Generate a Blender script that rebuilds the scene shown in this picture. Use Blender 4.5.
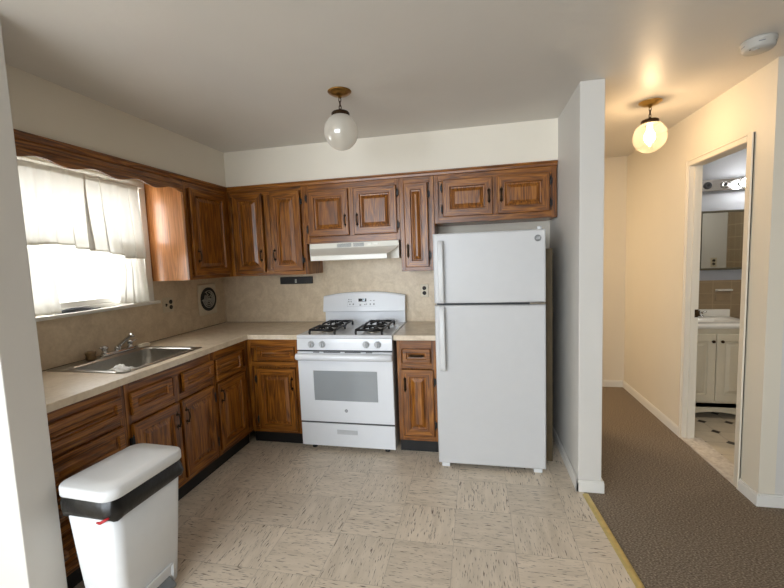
import bpy, math, random
from mathutils import Vector, Matrix

for o in list(bpy.data.objects):
    bpy.data.objects.remove(o)
S = bpy.context.scene
COL = S.collection
random.seed(7)
PI = math.pi

# ------------------------------------------------------------------ camera
cam_data = bpy.data.cameras.new('camera')
cam = bpy.data.objects.new('camera', cam_data)
COL.objects.link(cam)
cam_data.sensor_width = 36.0
cam_data.lens = 36.0 * 395.95 / 784.0
cam_data.clip_start = 0.05
CR = Vector((0.97811421, 0.20471723, -0.03719461))
CU = Vector((0.01808705, 0.09442827, 0.99536735))
CF = Vector((-0.20728107, 0.97425569, -0.0886589))
m = Matrix.Identity(4)
for i in range(3):
    m[i][0] = CR[i]; m[i][1] = CU[i]; m[i][2] = -CF[i]
m[0][3], m[1][3], m[2][3] = 2.4339, -3.4702, 1.4796
cam.matrix_world = m
S.camera = cam

# ------------------------------------------------------------------ world, light, exposure
world = bpy.data.worlds.new('world')
S.world = world
world.use_nodes = True
bgn = world.node_tree.nodes['Background']
bgn.inputs[0].default_value = (0.93, 0.97, 1.0, 1)
bgn.inputs[1].default_value = 2.2

def area_light(name, loc, size, size_y, power, color, direction):
    l = bpy.data.lights.new(name, 'AREA')
    l.shape = 'RECTANGLE'; l.size = size; l.size_y = size_y
    l.energy = power; l.color = color
    o = bpy.data.objects.new(name, l); COL.objects.link(o)
    o.location = loc
    o.rotation_euler = Vector(direction).to_track_quat('-Z', 'Y').to_euler()
    return o

# daylight entering by the kitchen window and by the wide living room window behind the camera
area_light('daylight_kitchen_window', (-0.42, -1.44, 1.72), 1.25, 1.2, 40, (0.97, 0.985, 1.0), (1, 0.0, -0.12))
area_light('daylight_living_window', (0.8, -6.36, 1.45), 3.2, 1.7, 150, (0.80, 0.895, 1.0), (0.14, 1, -0.22))
area_light('fill_added_room', (2.45, 0.65, 2.41), 0.35, 0.35, 16, (1.0, 0.80, 0.56), (0, 0, -1))  # unseen warm fill, added to brighten the far end of the hall
area_light('fill_bathroom', (4.95, -0.2, 2.42), 0.3, 0.3, 5, (1.0, 0.97, 0.92), (0, 0, -1))  # unseen ceiling fill, added to lift the bathroom and its mirror view
S.view_settings.view_transform = 'Standard'
S.view_settings.look = 'None'
S.view_settings.exposure = 0.36
S.view_settings.gamma = 1.0
S.view_settings.use_curve_mapping = False

# ------------------------------------------------------------------ materials
def lin(c):
    return tuple(((v / 255) / 12.92 if v / 255 <= 0.04045 else ((v / 255 + 0.055) / 1.055) ** 2.4) for v in c) + (1.0,)

def new_mat(name):
    mt = bpy.data.materials.new(name); mt.use_nodes = True
    nt = mt.node_tree
    return mt, nt, nt.nodes['Principled BSDF']

def N(nt, typ, **kw):
    n = nt.nodes.new(typ)
    for k, v in kw.items():
        setattr(n, k, v)
    return n

def plain(name, rgb, rough=0.5, metal=0.0, spec=0.5, var=0.04, scale=18, bump=0.0, bscale=120, coat=0.0):
    """a near uniform colour with faint procedural mottling and optional bump"""
    mt, nt, b = new_mat(name)
    b.inputs['Roughness'].default_value = rough
    b.inputs['Metallic'].default_value = metal
    b.inputs['Specular IOR Level'].default_value = spec
    b.inputs['Coat Weight'].default_value = coat
    tc = N(nt, 'ShaderNodeTexCoord')
    no = N(nt, 'ShaderNodeTexNoise'); no.inputs['Scale'].default_value = scale; no.inputs['Detail'].default_value = 4
    nt.links.new(tc.outputs['Object'], no.inputs['Vector'])
    rp = N(nt, 'ShaderNodeValToRGB')
    c = lin(rgb)
    rp.color_ramp.elements[0].position = 0.3; rp.color_ramp.elements[1].position = 0.7
    rp.color_ramp.elements[0].color = tuple(max(0, v * (1 - var)) for v in c[:3]) + (1,)
    rp.color_ramp.elements[1].color = tuple(min(1, v * (1 + var)) for v in c[:3]) + (1,)
    nt.links.new(no.outputs['Fac'], rp.inputs[0])
    nt.links.new(rp.outputs[0], b.inputs['Base Color'])
    if bump:
        n2 = N(nt, 'ShaderNodeTexNoise'); n2.inputs['Scale'].default_value = bscale; n2.inputs['Detail'].default_value = 3
        nt.links.new(tc.outputs['Object'], n2.inputs['Vector'])
        bp = N(nt, 'ShaderNodeBump'); bp.inputs['Strength'].default_value = bump; bp.inputs['Distance'].default_value = 0.004
        nt.links.new(n2.outputs['Fac'], bp.inputs['Height']); nt.links.new(bp.outputs[0], b.inputs['Normal'])
    return mt

def wood(name, axis, dark, mid, light, rough=0.34):
    mt, nt, b = new_mat(name)
    b.inputs['Roughness'].default_value = rough
    b.inputs['Coat Weight'].default_value = 0.12
    b.inputs['Coat Roughness'].default_value = 0.2
    tc = N(nt, 'ShaderNodeTexCoord'); oi = N(nt, 'ShaderNodeObjectInfo')
    mul = N(nt, 'ShaderNodeVectorMath', operation='SCALE'); mul.inputs[0].default_value = (7.3, 5.1, 9.7)
    nt.links.new(oi.outputs['Random'], mul.inputs['Scale'])
    add = N(nt, 'ShaderNodeVectorMath', operation='ADD')
    nt.links.new(tc.outputs['Object'], add.inputs[0]); nt.links.new(mul.outputs[0], add.inputs[1])
    def stretched(across, along, detail, dist):
        mp = N(nt, 'ShaderNodeMapping')
        sc = [across] * 3; sc[axis] = along
        mp.inputs['Scale'].default_value = sc
        nt.links.new(add.outputs[0], mp.inputs['Vector'])
        n = N(nt, 'ShaderNodeTexNoise'); n.inputs['Scale'].default_value = 1.0
        n.inputs['Detail'].default_value = detail; n.inputs['Distortion'].default_value = dist
        nt.links.new(mp.outputs[0], n.inputs['Vector'])
        return n
    base = stretched(14, 1.1, 3, 0.6)
    # cathedral figure: bands of the slow noise
    ml = N(nt, 'ShaderNodeMath', operation='MULTIPLY'); ml.inputs[1].default_value = 7.0
    nt.links.new(base.outputs['Fac'], ml.inputs[0])
    fr = N(nt, 'ShaderNodeMath', operation='PINGPONG'); fr.inputs[1].default_value = 0.5
    nt.links.new(ml.outputs[0], fr.inputs[0])
    pores = stretched(150, 5, 4, 0.0)
    mix = N(nt, 'ShaderNodeMath', operation='MULTIPLY_ADD'); mix.inputs[1].default_value = 0.55
    nt.links.new(fr.outputs[0], mix.inputs[0])
    sub = N(nt, 'ShaderNodeMath', operation='MULTIPLY'); sub.inputs[1].default_value = 0.9
    nt.links.new(pores.outputs['Fac'], sub.inputs[0]); nt.links.new(sub.outputs[0], mix.inputs[2])
    rp = N(nt, 'ShaderNodeValToRGB'); e = rp.color_ramp.elements
    e[0].position = 0.30; e[0].color = lin(dark); e[1].position = 0.84; e[1].color = lin(light)
    x = e.new(0.56); x.color = lin(mid)
    nt.links.new(mix.outputs[0], rp.inputs[0]); nt.links.new(rp.outputs[0], b.inputs['Base Color'])
    bp = N(nt, 'ShaderNodeBump'); bp.inputs['Strength'].default_value = 0.12; bp.inputs['Distance'].default_value = 0.002
    nt.links.new(pores.outputs['Fac'], bp.inputs['Height']); nt.links.new(bp.outputs[0], b.inputs['Normal'])
    return mt

def mottled(name, cols, scale, rough=0.4, fine=60):
    mt, nt, b = new_mat(name); b.inputs['Roughness'].default_value = rough
    tc = N(nt, 'ShaderNodeTexCoord')
    a = N(nt, 'ShaderNodeTexNoise'); a.inputs['Scale'].default_value = scale; a.inputs['Detail'].default_value = 6; a.inputs['Distortion'].default_value = 1.2
    f = N(nt, 'ShaderNodeTexNoise'); f.inputs['Scale'].default_value = fine; f.inputs['Detail'].default_value = 3
    nt.links.new(tc.outputs['Object'], a.inputs['Vector']); nt.links.new(tc.outputs['Object'], f.inputs['Vector'])
    mx = N(nt, 'ShaderNodeMath', operation='MULTIPLY_ADD'); mx.inputs[1].default_value = 0.35
    sb = N(nt, 'ShaderNodeMath', operation='MULTIPLY'); sb.inputs[1].default_value = 0.65
    nt.links.new(a.outputs['Fac'], sb.inputs[0]); nt.links.new(f.outputs['Fac'], mx.inputs[0]); nt.links.new(sb.outputs[0], mx.inputs[2])
    rp = N(nt, 'ShaderNodeValToRGB'); e = rp.color_ramp.elements
    e[0].position = 0.36; e[0].color = lin(cols[0]); e[1].position = 0.64; e[1].color = lin(cols[2]); x = e.new(0.5); x.color = lin(cols[1])
    nt.links.new(mx.outputs[0], rp.inputs[0]); nt.links.new(rp.outputs[0], b.inputs['Base Color'])
    return mt

def vinyl_tiles():
    """12 inch streaked tiles laid with the streaks turned on every second tile"""
    mt, nt, b = new_mat('vinyl_tile'); b.inputs['Roughness'].default_value = 0.38
    L = nt.links.new
    tc = N(nt, 'ShaderNodeTexCoord')
    mp = N(nt, 'ShaderNodeMapping')
    T = 0.307
    mp.inputs['Location'].default_value = (-2.297 / T + 20, 1.24 / T + 30, 0)
    mp.inputs['Scale'].default_value = (1 / T, 1 / T, 1)
    L(tc.outputs['Object'], mp.inputs['Vector'])
    fl = N(nt, 'ShaderNodeVectorMath', operation='FLOOR'); L(mp.outputs[0], fl.inputs[0])
    fc = N(nt, 'ShaderNodeVectorMath', operation='FRACTION'); L(mp.outputs[0], fc.inputs[0])
    ck = N(nt, 'ShaderNodeTexChecker'); ck.inputs['Scale'].default_value = 1.0
    ck.inputs[1].default_value = (1, 1, 1, 1); ck.inputs[2].default_value = (0, 0, 0, 1)
    off = N(nt, 'ShaderNodeVectorMath', operation='ADD'); off.inputs[1].default_value = (0.5, 0.5, 0.5); L(fl.outputs[0], off.inputs[0]); L(off.outputs[0], ck.inputs['Vector'])
    wn = N(nt, 'ShaderNodeTexWhiteNoise'); L(fl.outputs[0], wn.inputs['Vector'])
    sc = N(nt, 'ShaderNodeVectorMath', operation='SCALE'); sc.inputs['Scale'].default_value = 37.0; L(wn.outputs['Color'], sc.inputs[0])
    p = N(nt, 'ShaderNodeVectorMath', operation='ADD'); L(mp.outputs[0], p.inputs[0]); L(sc.outputs[0], p.inputs[1])
    def streak(scl):  # streak((across, along))
        outs = []
        for s in ((scl[0], scl[1], 1), (scl[1], scl[0], 1)):
            mm = N(nt, 'ShaderNodeMapping'); mm.inputs['Scale'].default_value = s; L(p.outputs[0], mm.inputs['Vector'])
            n = N(nt, 'ShaderNodeTexNoise'); n.inputs['Scale'].default_value = 1; n.inputs['Detail'].default_value = 2.5; n.inputs['Distortion'].default_value = 0.25
            L(mm.outputs[0], n.inputs['Vector']); outs.append(n.outputs['Fac'])
        mx = N(nt, 'ShaderNodeMix', data_type='FLOAT'); L(ck.outputs['Fac'], mx.inputs[0]); L(outs[0], mx.inputs[2]); L(outs[1], mx.inputs[3])
        return mx.outputs[0]
    s1 = streak((58, 6.5)); s2 = streak((9, 1.6))
    r1 = N(nt, 'ShaderNodeValToRGB'); r1.color_ramp.elements[0].position = 0.60; r1.color_ramp.elements[1].position = 0.68; L(s1, r1.inputs[0])
    base = N(nt, 'ShaderNodeValToRGB'); e = base.color_ramp.elements
    e[0].position = 0.3; e[0].color = lin((213, 198, 177)); e[1].position = 0.7; e[1].color = lin((231, 216, 196)); L(s2, base.inputs[0])
    tv = N(nt, 'ShaderNodeMix', data_type='RGBA', blend_type='MULTIPLY'); tv.inputs[0].default_value = 0.10
    L(base.outputs[0], tv.inputs[6]); L(wn.outputs['Value'], tv.inputs[7])
    m1 = N(nt, 'ShaderNodeMix', data_type='RGBA'); L(r1.outputs[0], m1.inputs[0]); L(tv.outputs[2], m1.inputs[6]); m1.inputs[7].default_value = lin((104, 86, 70))
    # joints
    sx = N(nt, 'ShaderNodeSeparateXYZ'); L(fc.outputs[0], sx.inputs[0])
    def edge(o):
        a = N(nt, 'ShaderNodeMath', operation='PINGPONG'); a.inputs[1].default_value = 0.5; L(o, a.inputs[0])
        c = N(nt, 'ShaderNodeMath', operation='LESS_THAN'); c.inputs[1].default_value = 0.005; L(a.outputs[0], c.inputs[0]); return c.outputs[0]
    mxx = N(nt, 'ShaderNodeMath', operation='MAXIMUM'); L(edge(sx.outputs[0]), mxx.inputs[0]); L(edge(sx.outputs[1]), mxx.inputs[1])
    hv = N(nt, 'ShaderNodeMath', operation='MULTIPLY'); hv.inputs[1].default_value = 0.35; L(mxx.outputs[0], hv.inputs[0])
    m2 = N(nt, 'ShaderNodeMix', data_type='RGBA'); L(hv.outputs[0], m2.inputs[0]); L(m1.outputs[2], m2.inputs[6]); m2.inputs[7].default_value = lin((120, 106, 90))
    L(m2.outputs[2], b.inputs['Base Color'])
    return mt

def carpet_mat():
    mt, nt, b = new_mat('carpet'); L = nt.links.new
    b.inputs['Roughness'].default_value = 1.0; b.inputs['Specular IOR Level'].default_value = 0.1
    tc = N(nt, 'ShaderNodeTexCoord')
    a = N(nt, 'ShaderNodeTexNoise'); a.inputs['Scale'].default_value = 140; a.inputs['Detail'].default_value = 4
    mp = N(nt, 'ShaderNodeMapping'); mp.inputs['Scale'].default_value = (0.7, 1.6, 1); L(tc.outputs['Object'], mp.inputs['Vector']); L(mp.outputs[0], a.inputs['Vector'])
    rp = N(nt, 'ShaderNodeValToRGB'); e = rp.color_ramp.elements
    e[0].position = 0.33; e[0].color = lin((94, 83, 71)); e[1].position = 0.70; e[1].color = lin((182, 167, 147)); x = e.new(0.52); x.color = lin((136, 122, 106))
    L(a.outputs['Fac'], rp.inputs[0]); L(rp.outputs[0], b.inputs['Base Color'])
    bp = N(nt, 'ShaderNodeBump'); bp.inputs['Strength'].default_value = 0.8; bp.inputs['Distance'].default_value = 0.008
    L(a.outputs['Fac'], bp.inputs['Height']); L(bp.outputs[0], b.inputs['Normal'])
    return mt

def grid_tiles(name, axes, size, offs, col, grout, gw=0.02, rough=0.3, diamonds=None):
    mt, nt, b = new_mat(name); L = nt.links.new
    b.inputs['Roughness'].default_value = rough
    tc = N(nt, 'ShaderNodeTexCoord'); sx = N(nt, 'ShaderNodeSeparateXYZ'); L(tc.outputs['Object'], sx.inputs[0])
    cells = []
    for k in range(2):
        ad = N(nt, 'ShaderNodeMath', operation='ADD'); ad.inputs[1].default_value = 50 * size[k] - offs[k]; L(sx.outputs[axes[k]], ad.inputs[0])
        dv = N(nt, 'ShaderNodeMath', operation='DIVIDE'); dv.inputs[1].default_value = size[k]; L(ad.outputs[0], dv.inputs[0])
        f = N(nt, 'ShaderNodeMath', operation='PINGPONG'); f.inputs[1].default_value = 0.5; L(dv.outputs[0], f.inputs[0]); cells.append(f.outputs[0])
    lt = []
    for c in cells:
        l = N(nt, 'ShaderNodeMath', operation='LESS_THAN'); l.inputs[1].default_value = gw; L(c, l.inputs[0]); lt.append(l.outputs[0])
    mx = N(nt, 'ShaderNodeMath', operation='MAXIMUM'); L(lt[0], mx.inputs[0]); L(lt[1], mx.inputs[1])
    no = N(nt, 'ShaderNodeTexNoise'); no.inputs['Scale'].default_value = 14; no.inputs['Detail'].default_value = 5; L(tc.outputs['Object'], no.inputs['Vector'])
    rp = N(nt, 'ShaderNodeValToRGB'); c = lin(col)
    rp.color_ramp.elements[0].position = .3; rp.color_ramp.elements[1].position = .7
    rp.color_ramp.elements[0].color = tuple(v * .88 for v in c[:3]) + (1,); rp.color_ramp.elements[1].color = c
    L(no.outputs['Fac'], rp.inputs[0])
    m1 = N(nt, 'ShaderNodeMix', data_type='RGBA'); L(mx.outputs[0], m1.inputs[0]); L(rp.outputs[0], m1.inputs[6]); m1.inputs[7].default_value = lin(grout)
    out = m1.outputs[2]
    if diamonds:
        sm = N(nt, 'ShaderNodeMath', operation='ADD'); L(cells[0], sm.inputs[0]); L(cells[1], sm.inputs[1])
        d = N(nt, 'ShaderNodeMath', operation='LESS_THAN'); d.inputs[1].default_value = 0.18; L(sm.outputs[0], d.inputs[0])
        m2 = N(nt, 'ShaderNodeMix', data_type='RGBA'); L(d.outputs[0], m2.inputs[0]); L(out, m2.inputs[6]); m2.inputs[7].default_value = lin(diamonds); out = m2.outputs[2]
    L(out, b.inputs['Base Color'])
    return mt

def emit(name, rgb, strength):
    mt = bpy.data.materials.new(name); mt.use_nodes = True; nt = mt.node_tree
    nt.nodes.remove(nt.nodes['Principled BSDF'])
    e = N(nt, 'ShaderNodeEmission'); e.inputs[0].default_value = rgb + (1,); e.inputs[1].default_value = strength
    nt.links.new(e.outputs[0], nt.nodes['Material Output'].inputs[0])
    return mt

def mixmat(name, parts):
    """weighted mix of simple closures: (type, colour, weight, roughness)"""
    mt = bpy.data.materials.new(name); mt.use_nodes = True; nt = mt.node_tree
    nt.nodes.remove(nt.nodes['Principled BSDF'])
    acc = None; tot = 0
    for typ, c, w, r in parts:
        n = N(nt, 'ShaderNodeBsdf' + typ); n.inputs['Color'].default_value = c + (1,)
        if r is not None and 'Roughness' in n.inputs: n.inputs['Roughness'].default_value = r
        tot += w
        if acc is None: acc = n.outputs[0]
        else:
            mx = N(nt, 'ShaderNodeMixShader'); mx.inputs[0].default_value = w / tot
            nt.links.new(acc, mx.inputs[1]); nt.links.new(n.outputs[0], mx.inputs[2]); acc = mx.outputs[0]
    nt.links.new(acc, nt.nodes['Material Output'].inputs[0])
    return mt

WD, WM, WL = (62, 32, 6), (125, 71, 14), (172, 110, 36)
M = {}
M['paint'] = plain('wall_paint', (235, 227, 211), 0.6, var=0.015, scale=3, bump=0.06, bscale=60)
M['paint_dimmed'] = plain('wall_paint_dimmed', (216, 212, 205), 0.6, var=0.015, scale=3, bump=0.06, bscale=60)  # wall paint greyed down, cooler and dimmer light put into the colour
M['paint_white'] = plain('white_trim_paint', (232, 229, 222), 0.4, var=0.01)
M['ceiling'] = plain('ceiling_paint', (216, 211, 203), 0.45, var=0.015, scale=3, bump=0.35, bscale=13)
M['hall'] = plain('hall_paint', (226, 217, 199), 0.5, var=0.012, scale=3, bump=0.05, bscale=60)
M['bath'] = plain('bath_paint', (176, 180, 187), 0.6, var=0.01)
M['vinyl'] = vinyl_tiles()
M['carpet'] = carpet_mat()
M['wz'] = wood('oak_grain_up', 2, WD, WM, WL)
M['wx'] = wood('oak_grain_across', 0, WD, WM, WL)
M['wy'] = wood('oak_grain_along_wall', 1, WD, WM, WL)
M['side'] = wood('oak_sunlit_tone', 2, (150, 92, 46), (192, 126, 70), (214, 150, 92), 0.3)  # lighter copy of the oak, window light and glare put into the colour
M['black'] = plain('black_vinyl_base', (17, 16, 16), 0.45)
M['iron'] = plain('black_iron', (22, 22, 23), 0.4, var=0.1, scale=90)
M['bronze'] = plain('dark_bronze', (62, 46, 30), 0.4, metal=0.85, var=0.2, scale=60)
M['antique'] = plain('antique_brass', (150, 112, 58), 0.35, metal=0.95, var=0.15, scale=30)
M['brass'] = plain('polished_brass', (186, 150, 82), 0.28, metal=1.0, var=0.1)
M['goldstrip'] = plain('gold_strip', (206, 184, 120), 0.4, metal=0.55, var=0.12, scale=40)
M['chrome'] = plain('chrome', (205, 206, 208), 0.16, metal=1.0, var=0.02)
M['steel'] = plain('brushed_steel', (176, 173, 166), 0.3, metal=1.0, var=0.06, scale=40)
M['splash'] = mottled('beige_laminate', [(200, 180, 151), (210, 191, 162), (220, 202, 174)], 9)
M['counter'] = mottled('counter_laminate', [(208, 190, 164), (222, 205, 180), (232, 217, 194)], 7, 0.33, 45)
M['enamel'] = plain('white_enamel', (229, 231, 234), 0.22, var=0.008, coat=0.3)
M['fridge'] = plain('white_textured_steel', (206, 206, 206), 0.35, var=0.008, bump=0.05, bscale=350)
M['hood'] = plain('almond_enamel', (240, 237, 226), 0.28, var=0.01)
M['gap'] = plain('dark_gasket', (70, 70, 72), 0.6)
M['grey'] = plain('grey_print', (128, 130, 132), 0.5)
M['ovenglass'] = plain('grey_oven_glass', (150, 154, 156), 0.12, var=0.03, scale=4)
M['fangrey'] = plain('light_grey_plastic', (172, 170, 162), 0.4)
M['badge'] = plain('grey_badge_metal', (140, 141, 142), 0.3, metal=0.8)
M['knob'] = plain('pale_grey_knob', (192, 194, 196), 0.35)
M['caulk'] = plain('dark_joint', (72, 58, 44), 0.6)
M['display'] = plain('black_display', (12, 13, 15), 0.08)
M['digit'] = emit('lit_digits', (0.75, 0.9, 1.0), 1.6)
M['plastic'] = plain('white_plastic', (226, 227, 227), 0.4, var=0.012)
M['pedal'] = plain('grey_plastic', (120, 124, 126), 0.4)
M['bag'] = plain('black_bin_bag', (9, 9, 10), 0.3, var=0.2, bump=0.7, bscale=28)
M['red'] = plain('red_drawstring', (176, 24, 34), 0.45)
M['plate'] = plain('ivory_plate', (206, 194, 170), 0.4)
M['socket'] = plain('brown_socket', (26, 19, 15), 0.6)
M['fancase'] = plain('beige_fan_plate', (216, 206, 184), 0.45)
M['soap'] = plain('cream_soap', (226, 216, 196), 0.5)
M['amber'] = plain('brown_ceramic', (120, 94, 58), 0.3, var=0.25, scale=50)
M['paper'] = plain('white_paper', (230, 228, 222), 0.8)
M['darkwedge'] = plain('dark_grey_wedge', (70, 72, 76), 0.8, var=0.2)
M['board'] = plain('brown_hardboard', (94, 78, 52), 0.6, var=0.12, scale=10)
M['vanity'] = plain('cream_vanity', (206, 196, 172), 0.45, var=0.02)
M['porcelain'] = plain('porcelain', (226, 222, 212), 0.18, var=0.01)
M['mirror'] = plain('mirror_glass', (214, 218, 214), 0.03, metal=1.0, var=0.0)
M['mirrorframe'] = plain('dark_metal_frame', (96, 92, 78), 0.4, metal=0.5)
M['bathtile'] = grid_tiles('tan_wall_tile', (0, 2), (0.152, 0.108), (4.62, 0.07), (146, 126, 98), (158, 140, 112), 0.02)
M['bathtile_side'] = grid_tiles('tan_wall_tile_side', (1, 2), (0.108, 0.152), (-0.8, 0.07), (146, 126, 98), (168, 150, 120), 0.03)
M['bathfloor'] = grid_tiles('pale_floor_tile', (0, 1), (0.2, 0.2), (4.3, 0.06), (206, 192, 168), (170, 156, 134), 0.014, 0.3, (52, 40, 32))
M['marble'] = mottled('pink_grey_marble', [(190, 176, 160), (212, 200, 184), (226, 216, 202)], 16, 0.3)
M['smoke'] = plain('white_detector', (186, 183, 176), 0.45)
M['globe'] = mixmat('milky_globe_glass', [('Transparent', (1, 1, 1), .26, None), ('Translucent', (.93, .89, .80), .30, None), ('Diffuse', (.88, .84, .76), .30, .5), ('Glossy', (1, 1, 1), .12, .08)])
M['globe_lit'] = mixmat('clear_lit_globe_glass', [('Transparent', (1, .98, .94), .80, None), ('Translucent', (1, .93, .82), .055, None), ('Glossy', (1, 1, 1), .05, .1)])
M['bulb_warm'] = emit('warm_bulb', (1.0, 0.70, 0.40), 100)
M['bulb_white'] = emit('white_bulb', (1.0, 0.98, 0.95), 24)
M['bulb_off'] = plain('unlit_bulb', (220, 220, 215), 0.3)
M['curtain'] = mixmat('sheer_curtain', [('Transparent', (1, 1, 1), .025, None), ('Translucent', (.95, .93, .86), .125, None), ('Diffuse', (.93, .92, .88), .85, .5)])
M['hem'] = mixmat('curtain_hem', [('Transparent', (1, 1, 1), .01, None), ('Translucent', (.80, .78, .70), .2, None), ('Diffuse', (.88, .86, .80), .79, .5)])
M['glass'] = mixmat('window_glass', [('Transparent', (1, 1, 1), .93, None), ('Glossy', (1, 1, 1), .07, .02)])

# ------------------------------------------------------------------ mesh builder
class MB:
    def __init__(s): s.v = []; s.f = []; s.m = []; s.s = []
    def face(s, idx, mat=0, smooth=False): s.f.append(idx); s.m.append(mat); s.s.append(smooth)
    def box(s, x0, x1, y0, y1, z0, z1, mat=0):
        b = len(s.v)
        s.v += [(x0, y0, z0), (x1, y0, z0), (x1, y1, z0), (x0, y1, z0), (x0, y0, z1), (x1, y0, z1), (x1, y1, z1), (x0, y1, z1)]
        for q in ((3, 2, 1, 0), (4, 5, 6, 7), (0, 1, 5, 4), (1, 2, 6, 5), (2, 3, 7, 6), (3, 0, 4, 7)):
            s.face([b + i for i in q], mat)
        return s
    def loft(s, rings, mat=0, smooth=True, cap0=True, cap1=True, closed=True, mats=None):
        b = len(s.v); n = len(rings[0])
        for r in rings: s.v += [tuple(p) for p in r]
        for k in range(len(rings) - 1):
            for i in range(n if closed else n - 1):
                j = (i + 1) % n
                s.face([b + k * n + i, b + k * n + j, b + (k + 1) * n + j, b + (k + 1) * n + i], mats[k] if mats else mat, smooth)
        if cap0: s.face([b + i for i in reversed(range(n))], mats[0] if mats else mat, False)
        if cap1: s.face([b + (len(rings) - 1) * n + i for i in range(n)], mats[-1] if mats else mat, False)
        return s
    def lathe(s, prof, c=(0, 0, 0), n=32, axis='z', mat=0, cap0=True, cap1=True):
        rings = []
        for r, h in prof:
            ring = []
            for i in range(n):
                a = 2 * PI * i / n; p, q = r * math.cos(a), r * math.sin(a)
                if axis == 'z': ring.append((c[0] + p, c[1] + q, c[2] + h))
                elif axis == 'x': ring.append((c[0] + h, c[1] + p, c[2] + q))
                else: ring.append((c[0] + q, c[1] + h, c[2] + p))
            rings.append(ring)
        return s.loft(rings, mat, True, cap0, cap1)
    def tube(s, pts, r, n=8, mat=0, closed=False):
        pts = [Vector(p) for p in pts]; rings = []
        up = None; L = len(pts)
        for i, p in enumerate(pts):
            if closed: t = pts[(i + 1) % L] - pts[(i - 1) % L]
            else: t = pts[min(i + 1, L - 1)] - pts[max(i - 1, 0)]
            t.normalize()
            if up is None:
                up = Vector((0, 0, 1)) if abs(t.z) < 0.9 else Vector((1, 0, 0))
            a = t.cross(up).normalized(); c = a.cross(t).normalized(); up = c
            rr = r[i] if isinstance(r, (list, tuple)) else r
            rings.append([p + (a * math.cos(2 * PI * k / n) + c * math.sin(2 * PI * k / n)) * rr for k in range(n)])
        if closed: rings.append(rings[0])
        return s.loft(rings, mat, True, not closed, not closed)
    def cells(s, xs, ys, mask, z0, z1, mat=0):
        """slab made of grid cells; mask[j][i] truthy = filled; shared vertices"""
        idx = {}
        def V(i, j, k):
            if (i, j, k) not in idx:
                idx[(i, j, k)] = len(s.v); s.v.append((xs[i], ys[j], (z0, z1)[k]))
            return idx[(i, j, k)]
        def on(i, j): return 0 <= i < len(xs) - 1 and 0 <= j < len(ys) - 1 and mask[j][i]
        for j in range(len(ys) - 1):
            for i in range(len(xs) - 1):
                if not on(i, j): continue
                s.face([V(i, j, 1), V(i + 1, j, 1), V(i + 1, j + 1, 1), V(i, j + 1, 1)], mat)
                s.face([V(i, j + 1, 0), V(i + 1, j + 1, 0), V(i + 1, j, 0), V(i, j, 0)], mat)
                if not on(i, j - 1): s.face([V(i, j, 0), V(i + 1, j, 0), V(i + 1, j, 1), V(i, j, 1)], mat)
                if not on(i, j + 1): s.face([V(i + 1, j + 1, 0), V(i, j + 1, 0), V(i, j + 1, 1), V(i + 1, j + 1, 1)], mat)
                if not on(i - 1, j): s.face([V(i, j + 1, 0), V(i, j, 0), V(i, j, 1), V(i, j + 1, 1)], mat)
                if not on(i + 1, j): s.face([V(i + 1, j, 0), V(i + 1, j + 1, 0), V(i + 1, j + 1, 1), V(i + 1, j, 1)], mat)
        return s
    def build(s, name, mats, parent=None, bevel=0.0, seg=2, fix=True):
        me = bpy.data.meshes.new(name)
        me.from_pydata([tuple(p) for p in s.v], [], s.f)
        for mt in (mats if isinstance(mats, (list, tuple)) else [mats]): me.materials.append(mt)
        for p, mi, sm in zip(me.polygons, s.m, s.s): p.material_index = mi; p.use_smooth = sm
        me.update()
        if fix:
            import bmesh
            b = bmesh.new(); b.from_mesh(me); bmesh.ops.recalc_face_normals(b, faces=b.faces); b.to_mesh(me); b.free()
        o = bpy.data.objects.new(name, me); COL.objects.link(o)
        if parent: o.parent = parent
        if bevel:
            bv = o.modifiers.new('bevel', 'BEVEL'); bv.width = bevel; bv.segments = seg; bv.limit_method = 'ANGLE'; bv.angle_limit = math.radians(40)
        return o

def box_obj(name, b, mat, parent=None, bevel=0.0):
    return MB().box(*b).build(name, mat, parent, bevel)

def thing(name, label, cat, loc=(0, 0, 0), rz=0.0, group=None):
    o = bpy.data.objects.new(name, None); COL.objects.link(o)
    o.empty_display_size = 0.1
    o.location = loc; o.rotation_euler = (0, 0, rz)
    return tag(o, label, cat, group)

def tag(o, label, cat, group=None):
    o['label'] = label; o['category'] = cat
    if group: o['group'] = group
    return o

def struct(o, label=None):
    o['kind'] = 'structure'
    if label: o['label'] = label
    return o

def dup_child(src, parent, loc=None):
    c = src.copy(); COL.objects.link(c); c.parent = parent
    if loc is not None: c.location = loc
    return c

def rrect(x0, x1, y0, y1, z, r, n=5):
    pts = []
    for cx, cy, a0 in ((x1 - r, y1 - r, 0), (x0 + r, y1 - r, PI / 2), (x0 + r, y0 + r, PI), (x1 - r, y0 + r, 1.5 * PI)):
        for k in range(n + 1):
            a = a0 + PI / 2 * k / n
            pts.append((cx + r * math.cos(a), cy + r * math.sin(a), z))
    return pts

# ------------------------------------------------------------------ the setting
H = 2.443
XP0, XP1, YP = 3.0345, 3.1667, -0.947          # partition beside the fridge
XH, YC, YF = 3.986, -0.9526, 1.138             # hall right wall, its outside corner, hall end
PX, PY0, PY1 = 0.72, -2.371, -2.234            # wall stub at the left
WY0, WY1, WZ0, WZ1 = -1.95, -0.935, 1.222, 2.06   # kitchen window opening
DY0, DY1, DZ = -0.752, -0.10, 2.085           # bathroom doorway

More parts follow.
